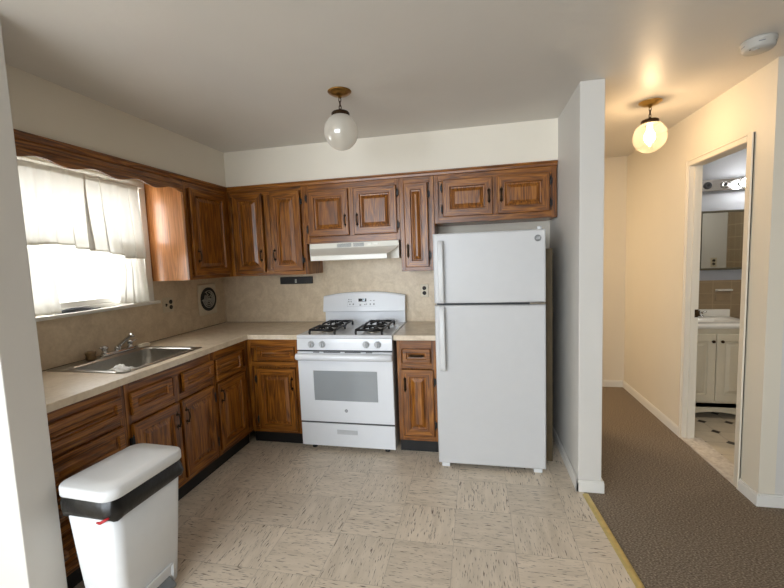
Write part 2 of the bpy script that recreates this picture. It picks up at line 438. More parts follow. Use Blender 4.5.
EX = lambda y: 3.068 + (-0.985 - y) * math.tan(math.radians(4.2)) if y < -0.985 else 3.068
def prism(pts, z0, z1, mb=None):
    mb = mb or MB()
    return mb.loft([[(x, y, z0) for x, y in pts], [(x, y, z1) for x, y in pts]], 0, False)
struct(prism([(-1.6, -6.3), (EX(-6.3), -6.3), (3.068, -0.985), (3.068, 0.12), (-1.6, 0.12)], -0.1, 0.0).build('floor', M['vinyl']), 'beige streaked vinyl tile kitchen floor')
struct(prism([(EX(-6.3), -6.3), (8.1, -6.3), (8.1, -0.9), (4.0, -0.9), (4.0, 1.26), (1.5, 1.26), (1.5, 0.12), (3.068, 0.12), (3.068, -0.985)], -0.1, 0.0).build('floor_hall', M['carpet']), 'brown carpet floor of hall and living room')
struct(MB().box(4.0, 5.65, -0.9, 0.92, -0.1, 0.0).build('floor_bathroom', M['bathfloor']), 'pale tile floor with dark diamonds')
struct(MB().box(-1.6, 8.1, -6.3, 1.26, H, H + 0.1).build('ceiling', M['ceiling']))

def wall_with_hole(name, mat, axis, a0, a1, t0, t1, ha0, ha1, hz0, hz1):
    """axis 1: wall runs along y between a0..a1, thickness x t0..t1; axis 0: runs along x"""
    mb = MB()
    def bx(p0, p1, z0, z1):
        if axis == 1: mb.box(t0, t1, p0, p1, z0, z1)
        else: mb.box(p0, p1, t0, t1, z0, z1)
    bx(a0, ha0, 0, H); bx(ha1, a1, 0, H)
    if hz0 > 0: bx(ha0, ha1, 0, hz0)
    bx(ha0, ha1, hz1, H)
    return mb.build(name, mat)

struct(wall_with_hole('wall_left', M['paint'], 1, PY1, 0.12, -0.12, 0.0, WY0, WY1, WZ0, WZ1))
struct(box_obj('wall_back', (0.0, XP0, 0.0, 0.12, 0, H), M['paint']))
struct(box_obj('wall_partition', (XP0, XP1, YP, 0.12, 0, H), M['paint_dimmed'], bevel=0.003))
struct(box_obj('wall_stub', (-1.5, PX, PY0, PY1, 0, H), M['paint_dimmed'], bevel=0.003))
struct(wall_with_hole('wall_hall', M['hall'], 1, YC, YF, XH, XH + 0.08, DY0, DY1, 0, DZ))
struct(box_obj('wall_hall_end', (1.5, XH + 0.08, YF, YF + 0.12, 0, H), M['hall']))
struct(box_obj('wall_added_room', (1.5, 1.6, 0.12, YF, 0, H), M['hall']))  # unseen room added so its fill light reaches the hall end
struct(box_obj('wall_right', (XH + 0.08, 8.0, YC, -0.85, 0, H), M['paint_dimmed']))
struct(box_obj('wall_bathroom_back', (XH + 0.08, 5.65, 0.8, 0.92, 0, H), M['bath']))
struct(box_obj('wall_bathroom_side', (5.53, 5.65, -0.85, 0.8, 0, H), M['bathtile_side']))
struct(wall_with_hole('wall_rear', M['paint'], 0, -1.6, 8.1, -6.3, -6.2, -0.9, 2.5, 0.6, 2.3))
struct(box_obj('wall_living_left', (-1.6, -1.5, -6.2, PY1, 0, H), M['paint']))
struct(box_obj('wall_living_right', (8.0, 8.1, -6.2, -0.85, 0, H), M['paint']))
struct(MB().cells([0, 0.328, XP0], [PY1, -0.328, 0], [[1, 0], [1, 1]], 2.136, H).build('wall_soffit', M['paint']), 'painted soffit above the upper cabinets')
# tan tile on the lower half of the bathroom's back wall
struct(box_obj('wall_bathroom_tile', (XH + 0.08, 5.53, 0.79, 0.8, 0, 1.165), M['bathtile']))
# laminate splashbacks
struct(box_obj('wall_splash_left', (0.0, 0.004, PY1, -0.004, 0.9, 1.2), M['splash']))
struct(box_obj('wall_splash_corner', (0.0, 0.004, -0.875, -0.004, 1.2, 1.40), M['splash']))
sb_ = MB().box(0.0, 1.052, -0.004, 0.0, 0.9, 1.40); sb_.box(1.056, 2.16, -0.004, 0.0, 0.7, 1.66)
struct(sb_.build('wall_splash_back', M['splash']))
struct(box_obj('trim_1', (1.046, 1.062, -0.008, -0.004, 0.914, 1.40), M['splash']), 'thin joint strip in the back splash')
cl = MB().box(0.004, 0.008, PY1, -0.004, 0.914, 0.9175); cl.box(0.008, 1.062, -0.008, -0.004, 0.914, 0.9165)
struct(cl.build('trim_6', M['caulk']), 'dark joint line where countertop meets the splash')
struct(box_obj('trim_2', (0.004, 0.012, -0.012, -0.004, 0.914, 1.372), M['splash']), 'corner joint strip of the splash')

def baseboard(name, pts, h=0.075, t=0.013):
    """pts: (x0,y0,x1,y1, side normal) runs joined in one object"""
    mb = MB()
    for x0, x1, y0, y1 in pts:
        mb.box(x0, x1, y0, y1, 0, h - 0.012)
        cx, cy = (x0 + x1) / 2, (y0 + y1) / 2
        mb.box(x0 + 0.002, x1 - 0.002, y0 + 0.002, y1 - 0.002, h - 0.012, h)
    return struct(mb.build(name, M['paint_white'], bevel=0.002))
t = 0.014
baseboard('baseboard_partition', [(XP0 - t, XP0, YP - t, -0.01), (XP0 - t, XP1 + t, YP - t, YP), (XP1, XP1 + t, YP, 0.12)])
baseboard('baseboard_hall', [(XH - t, XH, YC - t, DY0 - 0.052), (XH - t, XH, DY1 + 0.019, YF)])
baseboard('baseboard_hall_end', [(1.6, XH - t, YF - t, YF)])
baseboard('baseboard_right', [(XH, 8.0, YC - t, YC)])

# metal strip between vinyl and carpet
ts = MB(); L_ = 5.1; 
prof = [(-0.019, 0.0), (-0.016, 0.005), (-0.006, 0.0085), (0.006, 0.0085), (0.016, 0.005), (0.019, 0.0)]
ring0 = [(px, 0, pz) for px, pz in prof]; ring1 = [(px, -L_, pz) for px, pz in prof]
ts.loft([ring0, ring1], 0, False)
for k in range(16): ts.lathe([(0.004, 0), (0.0038, 0.001), (0.002, 0.0018)], (0.0 + (0.01 if k % 2 else -0.008), -0.16 - k * 0.3, 0.0082), 10)
tso = struct(ts.build('trim_3', M['goldstrip']), 'gold metal strip between tile and carpet')
tso.location = (3.068, -0.985, 0.0); tso.rotation_euler = (0, 0, math.radians(4.2))
# marble threshold
struct(MB().box(XH - 0.012, XH + 0.13, DY0, DY1, 0.0, 0.012).build('trim_4', M['marble'], bevel=0.004), 'pale marble threshold at the bathroom doorway')

# bathroom doorway: casing, jambs
d1 = struct(thing('door_1', 'cream door casing around the bathroom doorway', 'door'))
del d1['category']
cw = 0.064
def casing(y0, y1, z0, z1, nm):
    mb = MB(); mb.box(XH - 0.012, XH, y0, y1, z0, z1)
    return mb
c1 = MB().box(XH - 0.011, XH, DY1 - 0.014, DY1 + 0.017, 0, DZ + 0.03); c1.box(XH - 0.016, XH, DY1 + 0.007, DY1 + 0.017, 0, DZ + 0.03)
c1.build('casing', M['hall'], d1, 0.003)
c2 = MB().box(XH - 0.011, XH, DY0 - 0.05, DY0 + 0.003, 0, DZ + 0.03); c2.box(XH - 0.016, XH, DY0 - 0.05, DY0 - 0.036, 0, DZ + 0.03)
c2.build('casing', M['hall'], d1, 0.003)
c3 = MB().box(XH - 0.011, XH, DY0 + 0.003, DY1 - 0.014, DZ - 0.012, DZ + 0.03); c3.box(XH - 0.016, XH, DY0 + 0.003, DY1 - 0.014, DZ + 0.02, DZ + 0.03)
c3.build('casing', M['hall'], d1, 0.003)
jm = MB().box(XH, XH + 0.08, DY1 - 0.014, DY1, 0.012, DZ); jm.box(XH + 0.025, XH + 0.05, DY1 - 0.026, DY1 - 0.014, 0.012, DZ); jm.box(XH, XH + 0.08, DY0, DY0 + 0.003, 0.012, DZ)
jm.box(XH, XH + 0.08, DY0 + 0.003, DY1 - 0.014, DZ - 0.014, DZ); jm.build('jamb', M['hall'], d1, 0.002)
st = MB().box(XH + 0.052, XH + 0.078, DY1 - 0.017, DY1 - 0.014, 0.955, 1.015); st.box(XH + 0.074, XH + 0.088, DY1 - 0.02, DY1 - 0.014, 0.965, 1.005)
o = st.build('strike_plate', M['bronze'], d1, 0.001); o['label'] = 'dark brass strike plate on the jamb'

# kitchen window
w1 = struct(thing('window_1', 'white framed kitchen window behind sheer curtains', 'window')); del w1['category']
fr = MB()
for (a, b, c, dd) in ((WY0, WY0 + 0.03, WZ0, WZ1), (WY1 - 0.03, WY1, WZ0, WZ1), (WY0 + 0.03, WY1 - 0.03, WZ0, WZ0 + 0.03), (WY0 + 0.03, WY1 - 0.03, WZ1 - 0.03, WZ1)):
    fr.box(-0.11, -0.02, a, b, c, dd)
fr.build('window_frame', M['paint_white'], w1, 0.003)
for z0, z1, x in ((WZ0 + 0.03, 1.66, -0.065), (1.63, WZ1 - 0.03, -0.095)):
    sa = MB(); a, b = WY0 + 0.03, WY1 - 0.03
    sa.box(x, x + 0.028, a, a + 0.035, z0, z1); sa.box(x, x + 0.028, b - 0.035, b, z0, z1)
    sa.box(x, x + 0.028, a + 0.035, b - 0.035, z0, z0 + 0.035); sa.box(x, x + 0.028, a + 0.035, b - 0.035, z1 - 0.035, z1)
    so = sa.build('sash', M['paint_white'], w1, 0.002)
    MB().box(x + 0.012, x + 0.016, a + 0.03, b - 0.03, z0 + 0.03, z1 - 0.03).build('pane', M['glass'], so)
cs = MB().box(0.0, 0.016, WY1 - 0.004, WY1 + 0.052, WZ0, WZ1 + 0.05); cs.box(0.0, 0.016, WY0 - 0.05, WY0 + 0.004, WZ0, WZ1 + 0.05); cs.box(0.0, 0.016, WY0 + 0.004, WY1 - 0.004, WZ1 - 0.004, WZ1 + 0.05)
cs.build('window_casing', M['paint_white'], w1, 0.002)
MB().box(-0.03, 0.03, WY0 - 0.06, WY1 + 0.1, WZ0 - 0.02, WZ0 + 0.002).build('window_sill', M['paint_white'], w1, 0.004)

# living room window behind the camera
w2 = struct(thing('window_2', 'wide living room window', 'window')); del w2['category']
fr = MB()
for x in (-0.9, 0.22, 1.34, 2.46): fr.box(x, x + 0.04, -6.29, -6.21, 0.6, 2.3)
fr.box(-0.86, 2.46, -6.29, -6.21, 0.6, 0.64); fr.box(-0.86, 2.46, -6.29, -6.21, 2.26, 2.3)
fo = fr.build('window_frame', M['paint_white'], w2)
MB().box(-0.88, 2.48, -6.256, -6.252, 0.62, 2.28).build('pane', M['glass'], fo)

# ------------------------------------------------------------------ cabinets
def raised_panel(w, h, t=0.02, fw=0.055, plain_front=False):
    """a raised-panel door, local: x 0..w, z 0..h, back at y=0, front at y=-t. slots: 0 upright grain, 1 cross grain"""
    mb = MB()
    fw = min(fw, w * 0.27, h * 0.27)
    levels = [(0, 0), (0, -(t - 0.004)), (0.004, -t), (fw, -t), (fw + 0.004, -(t - 0.012)), (fw + 0.012, -(t - 0.013)), (fw + 0.011 + min(0.028, fw * .5), -(t - 0.002))]
    rings = []
    for i, y in levels:
        rings.append([(i, y, i), (w - i, y, i), (w - i, y, h - i), (i, y, h - i)])
    b = len(mb.v)
    for r in rings: mb.v += r
    for k in range(len(rings) - 1):
        for i in range(4):
            j = (i + 1) % 4
            mb.face([b + k * 4 + i, b + k * 4 + j, b + (k + 1) * 4 + j, b + (k + 1) * 4 + i], 1 if (w > 1.6 * h or (i in (0, 2) and k <= 3)) else 0)
    mb.face([b + 3, b + 2, b + 1, b + 0], 0)
    e = b + (len(rings) - 1) * 4
    mb.face([e, e + 1, e + 2, e + 3], 1 if w > 1.6 * h else 0)
    return mb

def pull_mesh(L=0.075, ornate=False):
    """bail pull standing upright (along z), front towards -y"""
    mb = MB()
    for s in (-1, 1):
        mb.lathe([(0.011, 0), (0.010, -0.003), (0.006, -0.005), (0.0045, -0.014), (0.006, -0.018), (0.003, -0.021)], (0, 0, s * L / 2), 12, 'y')
        mb.loft([[(px * 1.0, 0, s * (L / 2 + 0.004) + pz) for px, pz in ((-0.009, 0), (0, -s * 0.004), (0.009, 0), (0.0, s * 0.02))],
                 [(px * .8, -0.0025, s * (L / 2 + 0.004) + pz) for px, pz in ((-0.009, 0), (0, -s * 0.004), (0.009, 0), (0.0, s * 0.02))]], 0, False)
    pts = [(0, -0.014 - 0.010 * math.sin(PI * k / 10), -L / 2 + L * k / 10) for k in range(11)]
    mb.tube(pts, [0.0032 + 0.0022 * math.sin(PI * k / 10) for k in range(11)], 8)
    if ornate:
        mb.loft([[(-0.012, 0, -L * .5), (0.012, 0, -L * .5), (0.007, 0, 0), (0.012, 0, L * .5), (-0.012, 0, L * .5), (-0.007, 0, 0)],
                 [(-0.010, -0.003, -L * .47), (0.010, -0.003, -L * .47), (0.006, -0.003, 0), (0.010, -0.003, L * .47), (-0.010, -0.003, L * .47), (-0.006, -0.003, 0)]], 0, False)
    return mb

def hinge_mesh():
    mb = MB()
    mb.lathe([(0.004, -0.028), (0.0055, -0.026), (0.0055, 0.026), (0.004, 0.028)], (0, -0.018, 0), 10)
    mb.box(-0.012, 0.012, -0.016, -0.0, -0.02, 0.02)
    mb.lathe([(0.002, -0.036), (0.004, -0.032), (0.003, -0.028)], (0, -0.018, 0), 8); mb.lathe([(0.003, 0.028), (0.004, 0.032), (0.002, 0.036)], (0, -0.018, 0), 8)
    return mb

pull_me = None; pull_orn_me = None; hinge_me = None
def shared(kind):
    global pull_me, pull_orn_me, hinge_me
    if kind == 'pull':
        if pull_me is None:
            o = pull_mesh().build('handle', M['bronze']); pull_me = o.data; bpy.data.objects.remove(o)
        return pull_me
    if kind == 'ornate':
        if pull_orn_me is None:
            o = pull_mesh(0.08, True).build('handle', M['bronze']); pull_orn_me = o.data; bpy.data.objects.remove(o)
        return pull_orn_me
    if hinge_me is None:
        o = hinge_mesh().build('hinge', M['iron']); hinge_me = o.data; bpy.data.objects.remove(o)
    return hinge_me

def put(kind, name, parent, loc, roty=0.0):
    o = bpy.data.objects.new(name, shared(kind)); COL.objects.link(o); o.parent = parent
    o.location = loc; o.rotation_euler = (0, roty, 0)
    return o

def cabinet(name, label, group, loc, rz, W, Hc, D, fronts, body=None, toe=0.0, side=None, rails=(), stiles=(), bottom=0.055, top=0.075):
    """local frame: x along the wall, z up, face frame front at y=0, body behind it (+y)
    fronts: (kind, x, z, w, h, handle (dx,dz,rot,kind) or None, hinge side or None)"""
    T = thing(name, label, 'cabinet', loc, rz, group)
    b0, b1 = body if body else (0, W)
    sl = side or M['wz']
    pt = 0.016
    bm_ = MB().box(b0, b0 + pt, 0.019, D, toe, Hc); bm_.box(b1 - pt, b1, 0.019, D, toe, Hc); bm_.box(b0 + pt, b1 - pt, D - pt, D, toe, Hc)
    bm_.box(b0 + pt, b1 - pt, 0.019, D - pt, toe, toe + pt); bm_.box(b0 + pt, b1 - pt, 0.0195, 0.026, toe + pt, Hc - 0.02)
    if not toe: bm_.box(b0 + pt, b1 - pt, 0.019, D - pt, Hc - pt, Hc)
    bm_.build('carcass', [sl], T)
    ff = MB(); sw = 0.034
    ff.box(0, sw, 0, 0.02, toe, Hc, 0); ff.box(W - sw, W, 0, 0.02, toe, Hc, 0)
    for x in stiles: ff.box(x - 0.022, x + 0.022, 0.0005, 0.02, toe + bottom, Hc - top, 0)
    ff.box(sw, W - sw, 0, 0.02, toe, toe + bottom, 1); ff.box(sw, W - sw, 0, 0.02, Hc - top, Hc, 1)
    for z in rails: ff.box(sw, W - sw, 0.0008, 0.02, z - 0.02, z + 0.02, 1)
    ff.build('face_frame', [M['wz'], M['wx']], T, 0.0015)
    for kind, x, z, w, h, hd, hg in fronts:
        d = raised_panel(w, h, fw=0.055 if kind == 'door' else 0.034).build(kind, [M['wz'], M['wx']], T, 0.0012)
        d.location = (x, -0.0003, z)
        if hd:
            dx, dz, rot, hk = hd
            put(hk, 'handle', d, (dx, -0.0195, dz), rot)
        if hg:
            for zz in ((0.09, h - 0.09) if h > 0.4 else (0.06, h - 0.06)):
                put('hinge', 'hinge', d, ((-0.006 if hg == 'l' else w + 0.006), 0.0, zz))
    if toe:
        MB().box(0.0 if not body else 0.0, W, 0.036, 0.05, 0.0, toe).build('toe_kick', M['black'], T)
    return T

UG, BG = 'upper oak cabinets', 'oak base cabinets'
ZU = 1.375; HU = 2.136 - ZU
# upper, left wall (faces +x): local x -> world +y
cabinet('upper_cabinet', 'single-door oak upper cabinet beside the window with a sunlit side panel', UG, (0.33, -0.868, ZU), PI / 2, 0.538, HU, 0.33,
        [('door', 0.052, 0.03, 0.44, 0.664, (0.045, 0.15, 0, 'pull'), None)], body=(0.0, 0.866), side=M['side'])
# upper, back wall
cabinet('upper_cabinet', 'two-door oak upper cabinet in the room corner left of the range hood', UG, (0.33, -0.33, ZU), 0, 0.722, HU, 0.328,
        [('door', 0.056, 0.032, 0.277, 0.668, (0.25, 0.14, 0, 'pull'), None), ('door', 0.405, 0.032, 0.275, 0.668, (0.027, 0.14, 0, 'pull'), 'r')], stiles=(0.37,))
cabinet('upper_cabinet', 'short two-door oak upper cabinet directly above the range hood', UG, (1.053, -0.33, 1.628), 0, 0.800, 2.136 - 1.628, 0.328,
        [('door', 0.026, 0.058, 0.352, 0.374, (0.322, 0.12, 0, 'pull'), 'l'), ('door', 0.42, 0.058, 0.358, 0.374, (0.03, 0.12, 0, 'pull'), 'r')], stiles=(0.40,))
cabinet('upper_cabinet', 'narrow single-door oak upper cabinet between range hood and refrigerator', UG, (1.854, -0.33, ZU), 0, 0.272, HU, 0.328,
        [('door', 0.038, 0.032, 0.186, 0.654, (0.022, 0.13, 0, 'ornate'), 'r')])
cabinet('upper_cabinet', 'wide short two-door oak upper cabinet above the white refrigerator', UG, (2.128, -0.33, 1.74), 0, 0.898, 2.136 - 1.74, 0.328,
        [('door', 0.068, 0.046, 0.374, 0.28, (0.347, 0.14, 0, 'ornate'), 'l'), ('door', 0.478, 0.046, 0.37, 0.28, (0.027, 0.14, 0, 'ornate'), 'r')], stiles=(0.46,))

# wooden valance board with scalloped lower edge, and moulding along the top
vb = MB(); n = 150; ya, yb = PY1 + 0.001, -0.869
front_t, back_t = 0.33, 0.311
def scallop(y):
    u = (y + 1.849) / 0.293
    z = 2.0335 + 0.0115 * math.cos(2 * PI * u)
    if math.cos(2 * PI * u) > 0: z += 0.003 * math.cos(2 * PI * u)
    return z
top, bot, topb, botb = [], [], [], []
for k in range(n + 1):
    y = ya + (yb - ya) * k / n; z = scallop(y)
    top.append((front_t, y, 2.136)); bot.append((front_t, y, z)); topb.append((back_t, y, 2.136)); botb.append((back_t, y, z))
rings = [[top[k], bot[k], botb[k], topb[k]] for k in range(n + 1)]
vb.loft(rings, 0, False)
vb.box(0.33, 0.339, ya, yb, 2.075, 2.083)
tag(vb.build('valance_board', M['wy']), 'oak board with scalloped lower edge spanning above the kitchen window', 'valance')
tm = MB()
pf = [(0.0, 2.108), (0.010, 2.112), (0.012, 2.128), (0.018, 2.136), (0.018, 2.146), (0.0, 2.146)]
path = [(0.33, PY1 + 0.002, 1, 0), (0.33, -0.33, 1, -1), (XP0 - 0.004, -0.33, 0, -1)]
tm.loft([[(x + a * dx, y + a * dy, z) for a, z in pf] for x, y, dx, dy in path], 0, False, mats=[0, 1])
struct(tm.build('trim_5', [M['wy'], M['wx']]), 'oak moulding along the top of the upper cabinets')

# base cabinets, left run (faces +x)
TK = 0.1; HB = 0.876
FD = lambda x, z, w, h, hd=None: ('drawer_front', x, z, w, h, hd, None)
cabinet('base_cabinet', 'oak drawer base cabinet left of the sink, behind the trash can', BG, (0.60, PY1 + 0.002, 0), PI / 2, 0.462, HB, 0.598,
        [FD(0.03, 0.70, 0.402, 0.118), FD(0.03, 0.508, 0.402, 0.15), FD(0.03, 0.315, 0.402, 0.155), FD(0.03, 0.13, 0.402, 0.155)], toe=TK, rails=(0.68, 0.487, 0.297), bottom=0.045)
cabinet('base_cabinet', 'wide oak sink base cabinet with two doors below false drawer fronts', BG, (0.60, -1.768, 0), PI / 2, 0.722, HB, 0.598,
        [FD(0.03, 0.692, 0.292, 0.122), FD(0.416, 0.692, 0.292, 0.122),
         ('door', 0.024, 0.135, 0.338, 0.505, (0.31, 0.40, 0, 'pull'), 'l'), ('door', 0.386, 0.135, 0.312, 0.505, (0.027, 0.40, 0, 'pull'), 'r')], toe=TK, rails=(0.665,), stiles=(0.37,), bottom=0.045)
cabinet('base_cabinet', 'single-door oak base cabinet right of the sink, running into the corner', BG, (0.60, -1.042, 0), PI / 2, 0.43, HB, 0.598,
        [FD(0.016, 0.652, 0.316, 0.155), ('door', 0.018, 0.138, 0.334, 0.495, (0.028, 0.40, 0, 'pull'), None)], body=(0.0, 1.04), toe=TK, rails=(0.642,), bottom=0.045)
# base cabinets, back run
cabinet('base_cabinet', 'oak corner base cabinet with one drawer left of the range', BG, (0.602, -0.61, 0), 0, 0.452, HB, 0.608,
        [FD(0.092, 0.702, 0.326, 0.112), ('door', 0.078, 0.122, 0.338, 0.515, (0.31, 0.395, 0, 'pull'), 'l')], body=(0.002, 0.452), toe=TK, rails=(0.668,), bottom=0.045)
cabinet('base_cabinet', 'narrow oak base cabinet between the range and the refrigerator', BG, (1.845, -0.61, 0), 0, 0.295, HB, 0.608,
        [FD(0.045, 0.703, 0.208, 0.108, (0.104, 0.054, PI / 2, 'ornate')), ('door', 0.036, 0.14, 0.236, 0.512, (0.022, 0.40, 0, 'ornate'), 'r')], toe=TK, rails=(0.678,), bottom=0.045)

# countertops
SX0, SX1, SY0, SY1 = 0.02, 0.572, -1.722, -1.085
mb = MB().cells([0.005, SX0 + 0.02, SX1 - 0.02, 0.6315, 1.062], [PY1 + 0.001, SY0 + 0.02, SY1 - 0.02, -0.6394, -0.005],
                [[1, 1, 1, 0], [1, 0, 1, 0], [1, 1, 1, 0], [1, 1, 1, 1]], 0.876, 0.914)
tag(mb.build('countertop', M['counter'], bevel=0.003), 'long L-shaped beige laminate countertop holding the sink', 'countertop', 'beige countertops')
tag(MB().box(1.829, 2.142, -0.6394, -0.005, 0.876, 0.914).build('countertop', M['counter'], bevel=0.003), 'short beige laminate countertop between range and refrigerator', 'countertop', 'beige countertops')

# ------------------------------------------------------------------ sink and what lies on it
sk = thing('sink', 'single-bowl stainless steel sink set into the beige countertop', 'sink', (0, 0, 0.914))
mb = MB(); nn = 6
rr = [rrect(SX0, SX1, SY0, SY1, 0.0, 0.03, nn), rrect(SX0, SX1, SY0, SY1, 0.004, 0.03, nn), rrect(SX0 + 0.012, SX1 - 0.012, SY0 + 0.012, SY1 - 0.012, 0.0065, 0.03, nn),
      rrect(0.138, 0.542, SY0 + 0.036, SY1 - 0.036, 0.0045, 0.055, nn), rrect(0.142, 0.538, SY0 + 0.04, SY1 - 0.04, -0.002, 0.055, nn)]
mb.loft(rr, 0, True, False, False); mb.build('rim', M['steel'], sk, fix=False)
mb = MB()
rr = [rrect(0.142, 0.538, SY0 + 0.04, SY1 - 0.04, -0.002, 0.055, nn), rrect(0.150, 0.530, SY0 + 0.05, SY1 - 0.05, -0.13, 0.06, nn), rrect(0.165, 0.515, SY0 + 0.065, SY1 - 0.065, -0.158, 0.06, nn), rrect(0.20, 0.48, SY0 + 0.10, SY1 - 0.10, -0.166, 0.06, nn)]
mb.loft(rr, 0, True, False, True); mb.build('basin', M['steel'], sk, fix=False)
MB().lathe([(0.045, 0), (0.043, 0.003), (0.03, 0.002), (0.028, -0.002)], (0.34, -1.40, -0.166), 24).build('drain', M['chrome'], sk)

fa = thing('faucet', 'chrome two-handle faucet with long straight spout at the back of the sink', 'faucet', (0.075, -1.29, 0.9195))
mb = MB(); mb.loft([rrect(-0.028, 0.028, -0.125, 0.125, 0, 0.027), rrect(-0.027, 0.027, -0.124, 0.124, 0.012, 0.026), rrect(-0.02, 0.02, -0.115, 0.115, 0.02, 0.019)], 0, True)
mb.build('base', M['chrome'], fa)
for s in (-1, 1):
    mb = MB().lathe([(0.02, 0.018), (0.018, 0.026), (0.013, 0.034), (0.016, 0.042), (0.021, 0.052), (0.021, 0.062), (0.012, 0.068)], (0, s * 0.098, 0), 18)
    mb.tube([(0, s * 0.098, 0.056), (0.01, s * 0.125, 0.06), (0.014, s * 0.142, 0.062)], [0.008, 0.006, 0.005], 8)
    mb.build('handle', M['chrome'], fa)
mb = MB().lathe([(0.02, 0.018), (0.02, 0.035), (0.016, 0.045)], (0, 0, 0), 18)
mb.tube([(-0.004, 0, 0.034), (0.02, 0, 0.052), (0.065, -0.002, 0.085), (0.11, -0.004, 0.117), (0.122, -0.004, 0.124), (0.13, -0.004, 0.118), (0.132, -0.004, 0.108)], [0.014, 0.013, 0.0115, 0.0105, 0.0105, 0.011, 0.0115], 12)
mb.build('spout', M['chrome'], fa)
tag(MB().lathe([(0.018, 0), (0.027, 0.004), (0.029, 0.016), (0.025, 0.028), (0.028, 0.034), (0.030, 0.046), (0.026, 0.056), (0.02, 0.054), (0.018, 0.046)], (0.077, -1.485, 0.9195), 20).build('cup', M['amber']), 'small round brown cup on the sink deck left of the faucet', 'cup')
mb = MB(); mb.loft([rrect(-0.022, 0.022, -0.045, 0.045, 0, 0.018), rrect(-0.026, 0.026, -0.05, 0.05, 0.009, 0.022), rrect(-0.023, 0.023, -0.047, 0.047, 0.019, 0.02), rrect(-0.015, 0.015, -0.038, 0.038, 0.023, 0.013)], 0, True)
o = tag(mb.build('soap_bar', M['soap']), 'pale bar of soap on the back sink deck right of the faucet', 'soap'); o.location = (0.098, -1.105, 0.9196)
# crumpled paper on the rim
mb = MB(); gx, gy = 11, 17; idx = []
for i in range(gx):
    for j in range(gy):
        u, v = i / (gx - 1), j / (gy - 1)
        ed = min(u, 1 - u, v, 1 - v) * 2
        zz = 0.003 + 0.55 * max(0, (0.03 * random.random() + 0.022 * math.sin(9 * v + 3 * u) ** 2) * min(1, ed * 2.2))
        mb.v.append((0.43 + 0.13 * u + 0.012 * math.sin(7 * v), -1.712 + 0.085 * v + 0.01 * math.sin(6 * u), 0.9185 + zz))
for i in range(gx - 1):
    for j in range(gy - 1): mb.face([i * gy + j, (i + 1) * gy + j, (i + 1) * gy + j + 1, i * gy + j + 1], 0, True)
o = mb.build('paper_towel', M['paper'], fix=False); tag(o, 'crumpled white paper towel at the left front of the sink rim', 'paper')
sd = o.modifiers.new('thick', 'SOLIDIFY'); sd.thickness = 0.0012; sd.offset = 1

# ------------------------------------------------------------------ curtains
def curtain(name, label, y0, y1, ztop, zbot, x0, amp, freq, phase, taper=0.0, hemh=0.012, group='sheer window curtains', side=0, rod=True, inner=None):
    """gathered sheet hanging in the yz plane; zbot: function of y; the hem band is a part"""
    T = thing(name, label, 'curtain', (0, 0, 0), 0, group)
    ny = max(24, int((y1 - y0) * 220)); nz = 26
    def P(u, w):
        zb = zbot(y0 + (y1 - y0) * u)
        y = y0 + (y1 - y0) * u
        if inner: y = inner(u, w, y)
        z = ztop + (zb - ztop) * w
        k = 0.45 + 0.75 * w
        x = x0 + amp * k * (math.sin(2 * PI * freq * u + phase) + 0.45 * math.sin(2 * PI * freq * 2.3 * u + 1.7 * phase + 0.8 * w)) + 0.010 * math.sin(3 * w + 5 * u)
        bb = (y1 - y0) / (2 * PI * freq) * (1.25 + 0.9 * math.sin(11 * u + 3 * phase) + 0.4 * math.sin(23 * u))
        ed = min(1, u * 10, (1 - u) * 10)
        y += max(0, bb) * ed * math.cos(2 * PI * freq * u + phase + 0.5 * math.sin(2.5 * w + 4 * u)) * (0.75 + 0.25 * w)
        return (x, y, z)
    def sheet(w0, w1, nzz, nm, mat, dx=0.0):
        mb = MB()
        for i in range(ny + 1):
            for j in range(nzz + 1):
                p = P(i / ny, w0 + (w1 - w0) * j / nzz); mb.v.append((p[0] + dx, p[1], p[2]))
        for i in range(ny):
            for j in range(nzz):
                a = i * (nzz + 1) + j; mb.face([a, a + nzz + 1, a + nzz + 2, a + 1], 0, True)
        o = mb.build(nm, mat, T, fix=False)
        return o
    sheet(0.0, 1.0, nz, 'cloth', M['curtain'])
    hh = hemh / 0.42
    sheet(1 - hh, 1.0, 2, 'hem', M['hem'], 0.0012)
    if rod: sheet(-0.0, 0.075, 3, 'rod_pocket', M['hem'], 0.004)
    return T

def hem_top(y):
    pts = [(-1.93, 1.632), (-1.72, 1.628), (-1.60, 1.638), (-1.52, 1.632), (-1.44, 1.610), (-1.30, 1.592), (-1.155, 1.568), (-1.145, 1.550), (-0.95, 1.546)]
    if y <= pts[0][0]: return pts[0][1]
    for (a, za), (b, zb) in zip(pts, pts[1:]):
        if y <= b: return za + (zb - za) * (y - a) / (b - a)
    return pts[-1][1]
curtain('curtain', 'sheer off-white top curtain gathered on the upper window rod', -1.93, -0.985, 2.080, hem_top, 0.058, 0.009, 9.0, 0.6)
curtain('curtain', 'lower sheer white curtain panel at the left of the window, behind the wall stub', -1.93, -1.62, 1.668, lambda y: 1.232, 0.022, 0.008, 4.0, 0.2, rod=False,
        inner=lambda u, w, y: y + 0.02 * u * w)
curtain('curtain', 'lower sheer white curtain panel at the right of the window, above the outlet', -1.235, -0.955, 1.668, lambda y: 1.228 + 0.01 * math.sin(20 * y), 0.022, 0.009, 4.0, 1.1, rod=False,
        inner=lambda u, w, y: y + (1 - u) * (0.10 * math.sin(min(1, w * 1.6) * PI / 2) - 0.07 * w))
for z, x, lb in ((2.066, 0.056, 'thin upper rod carrying the top window curtain'), (1.664, 0.022, 'thin lower rod carrying the two lower curtain panels')):
    tag(MB().tube([(0.014, -1.945, z), (x, -1.938, z), (x, -1.44, z), (x, -0.948, z), (0.014, -0.941, z)], 0.004, 8).build('curtain_rod', M['paint_white']), lb, 'curtain rod', 'window curtain rods')
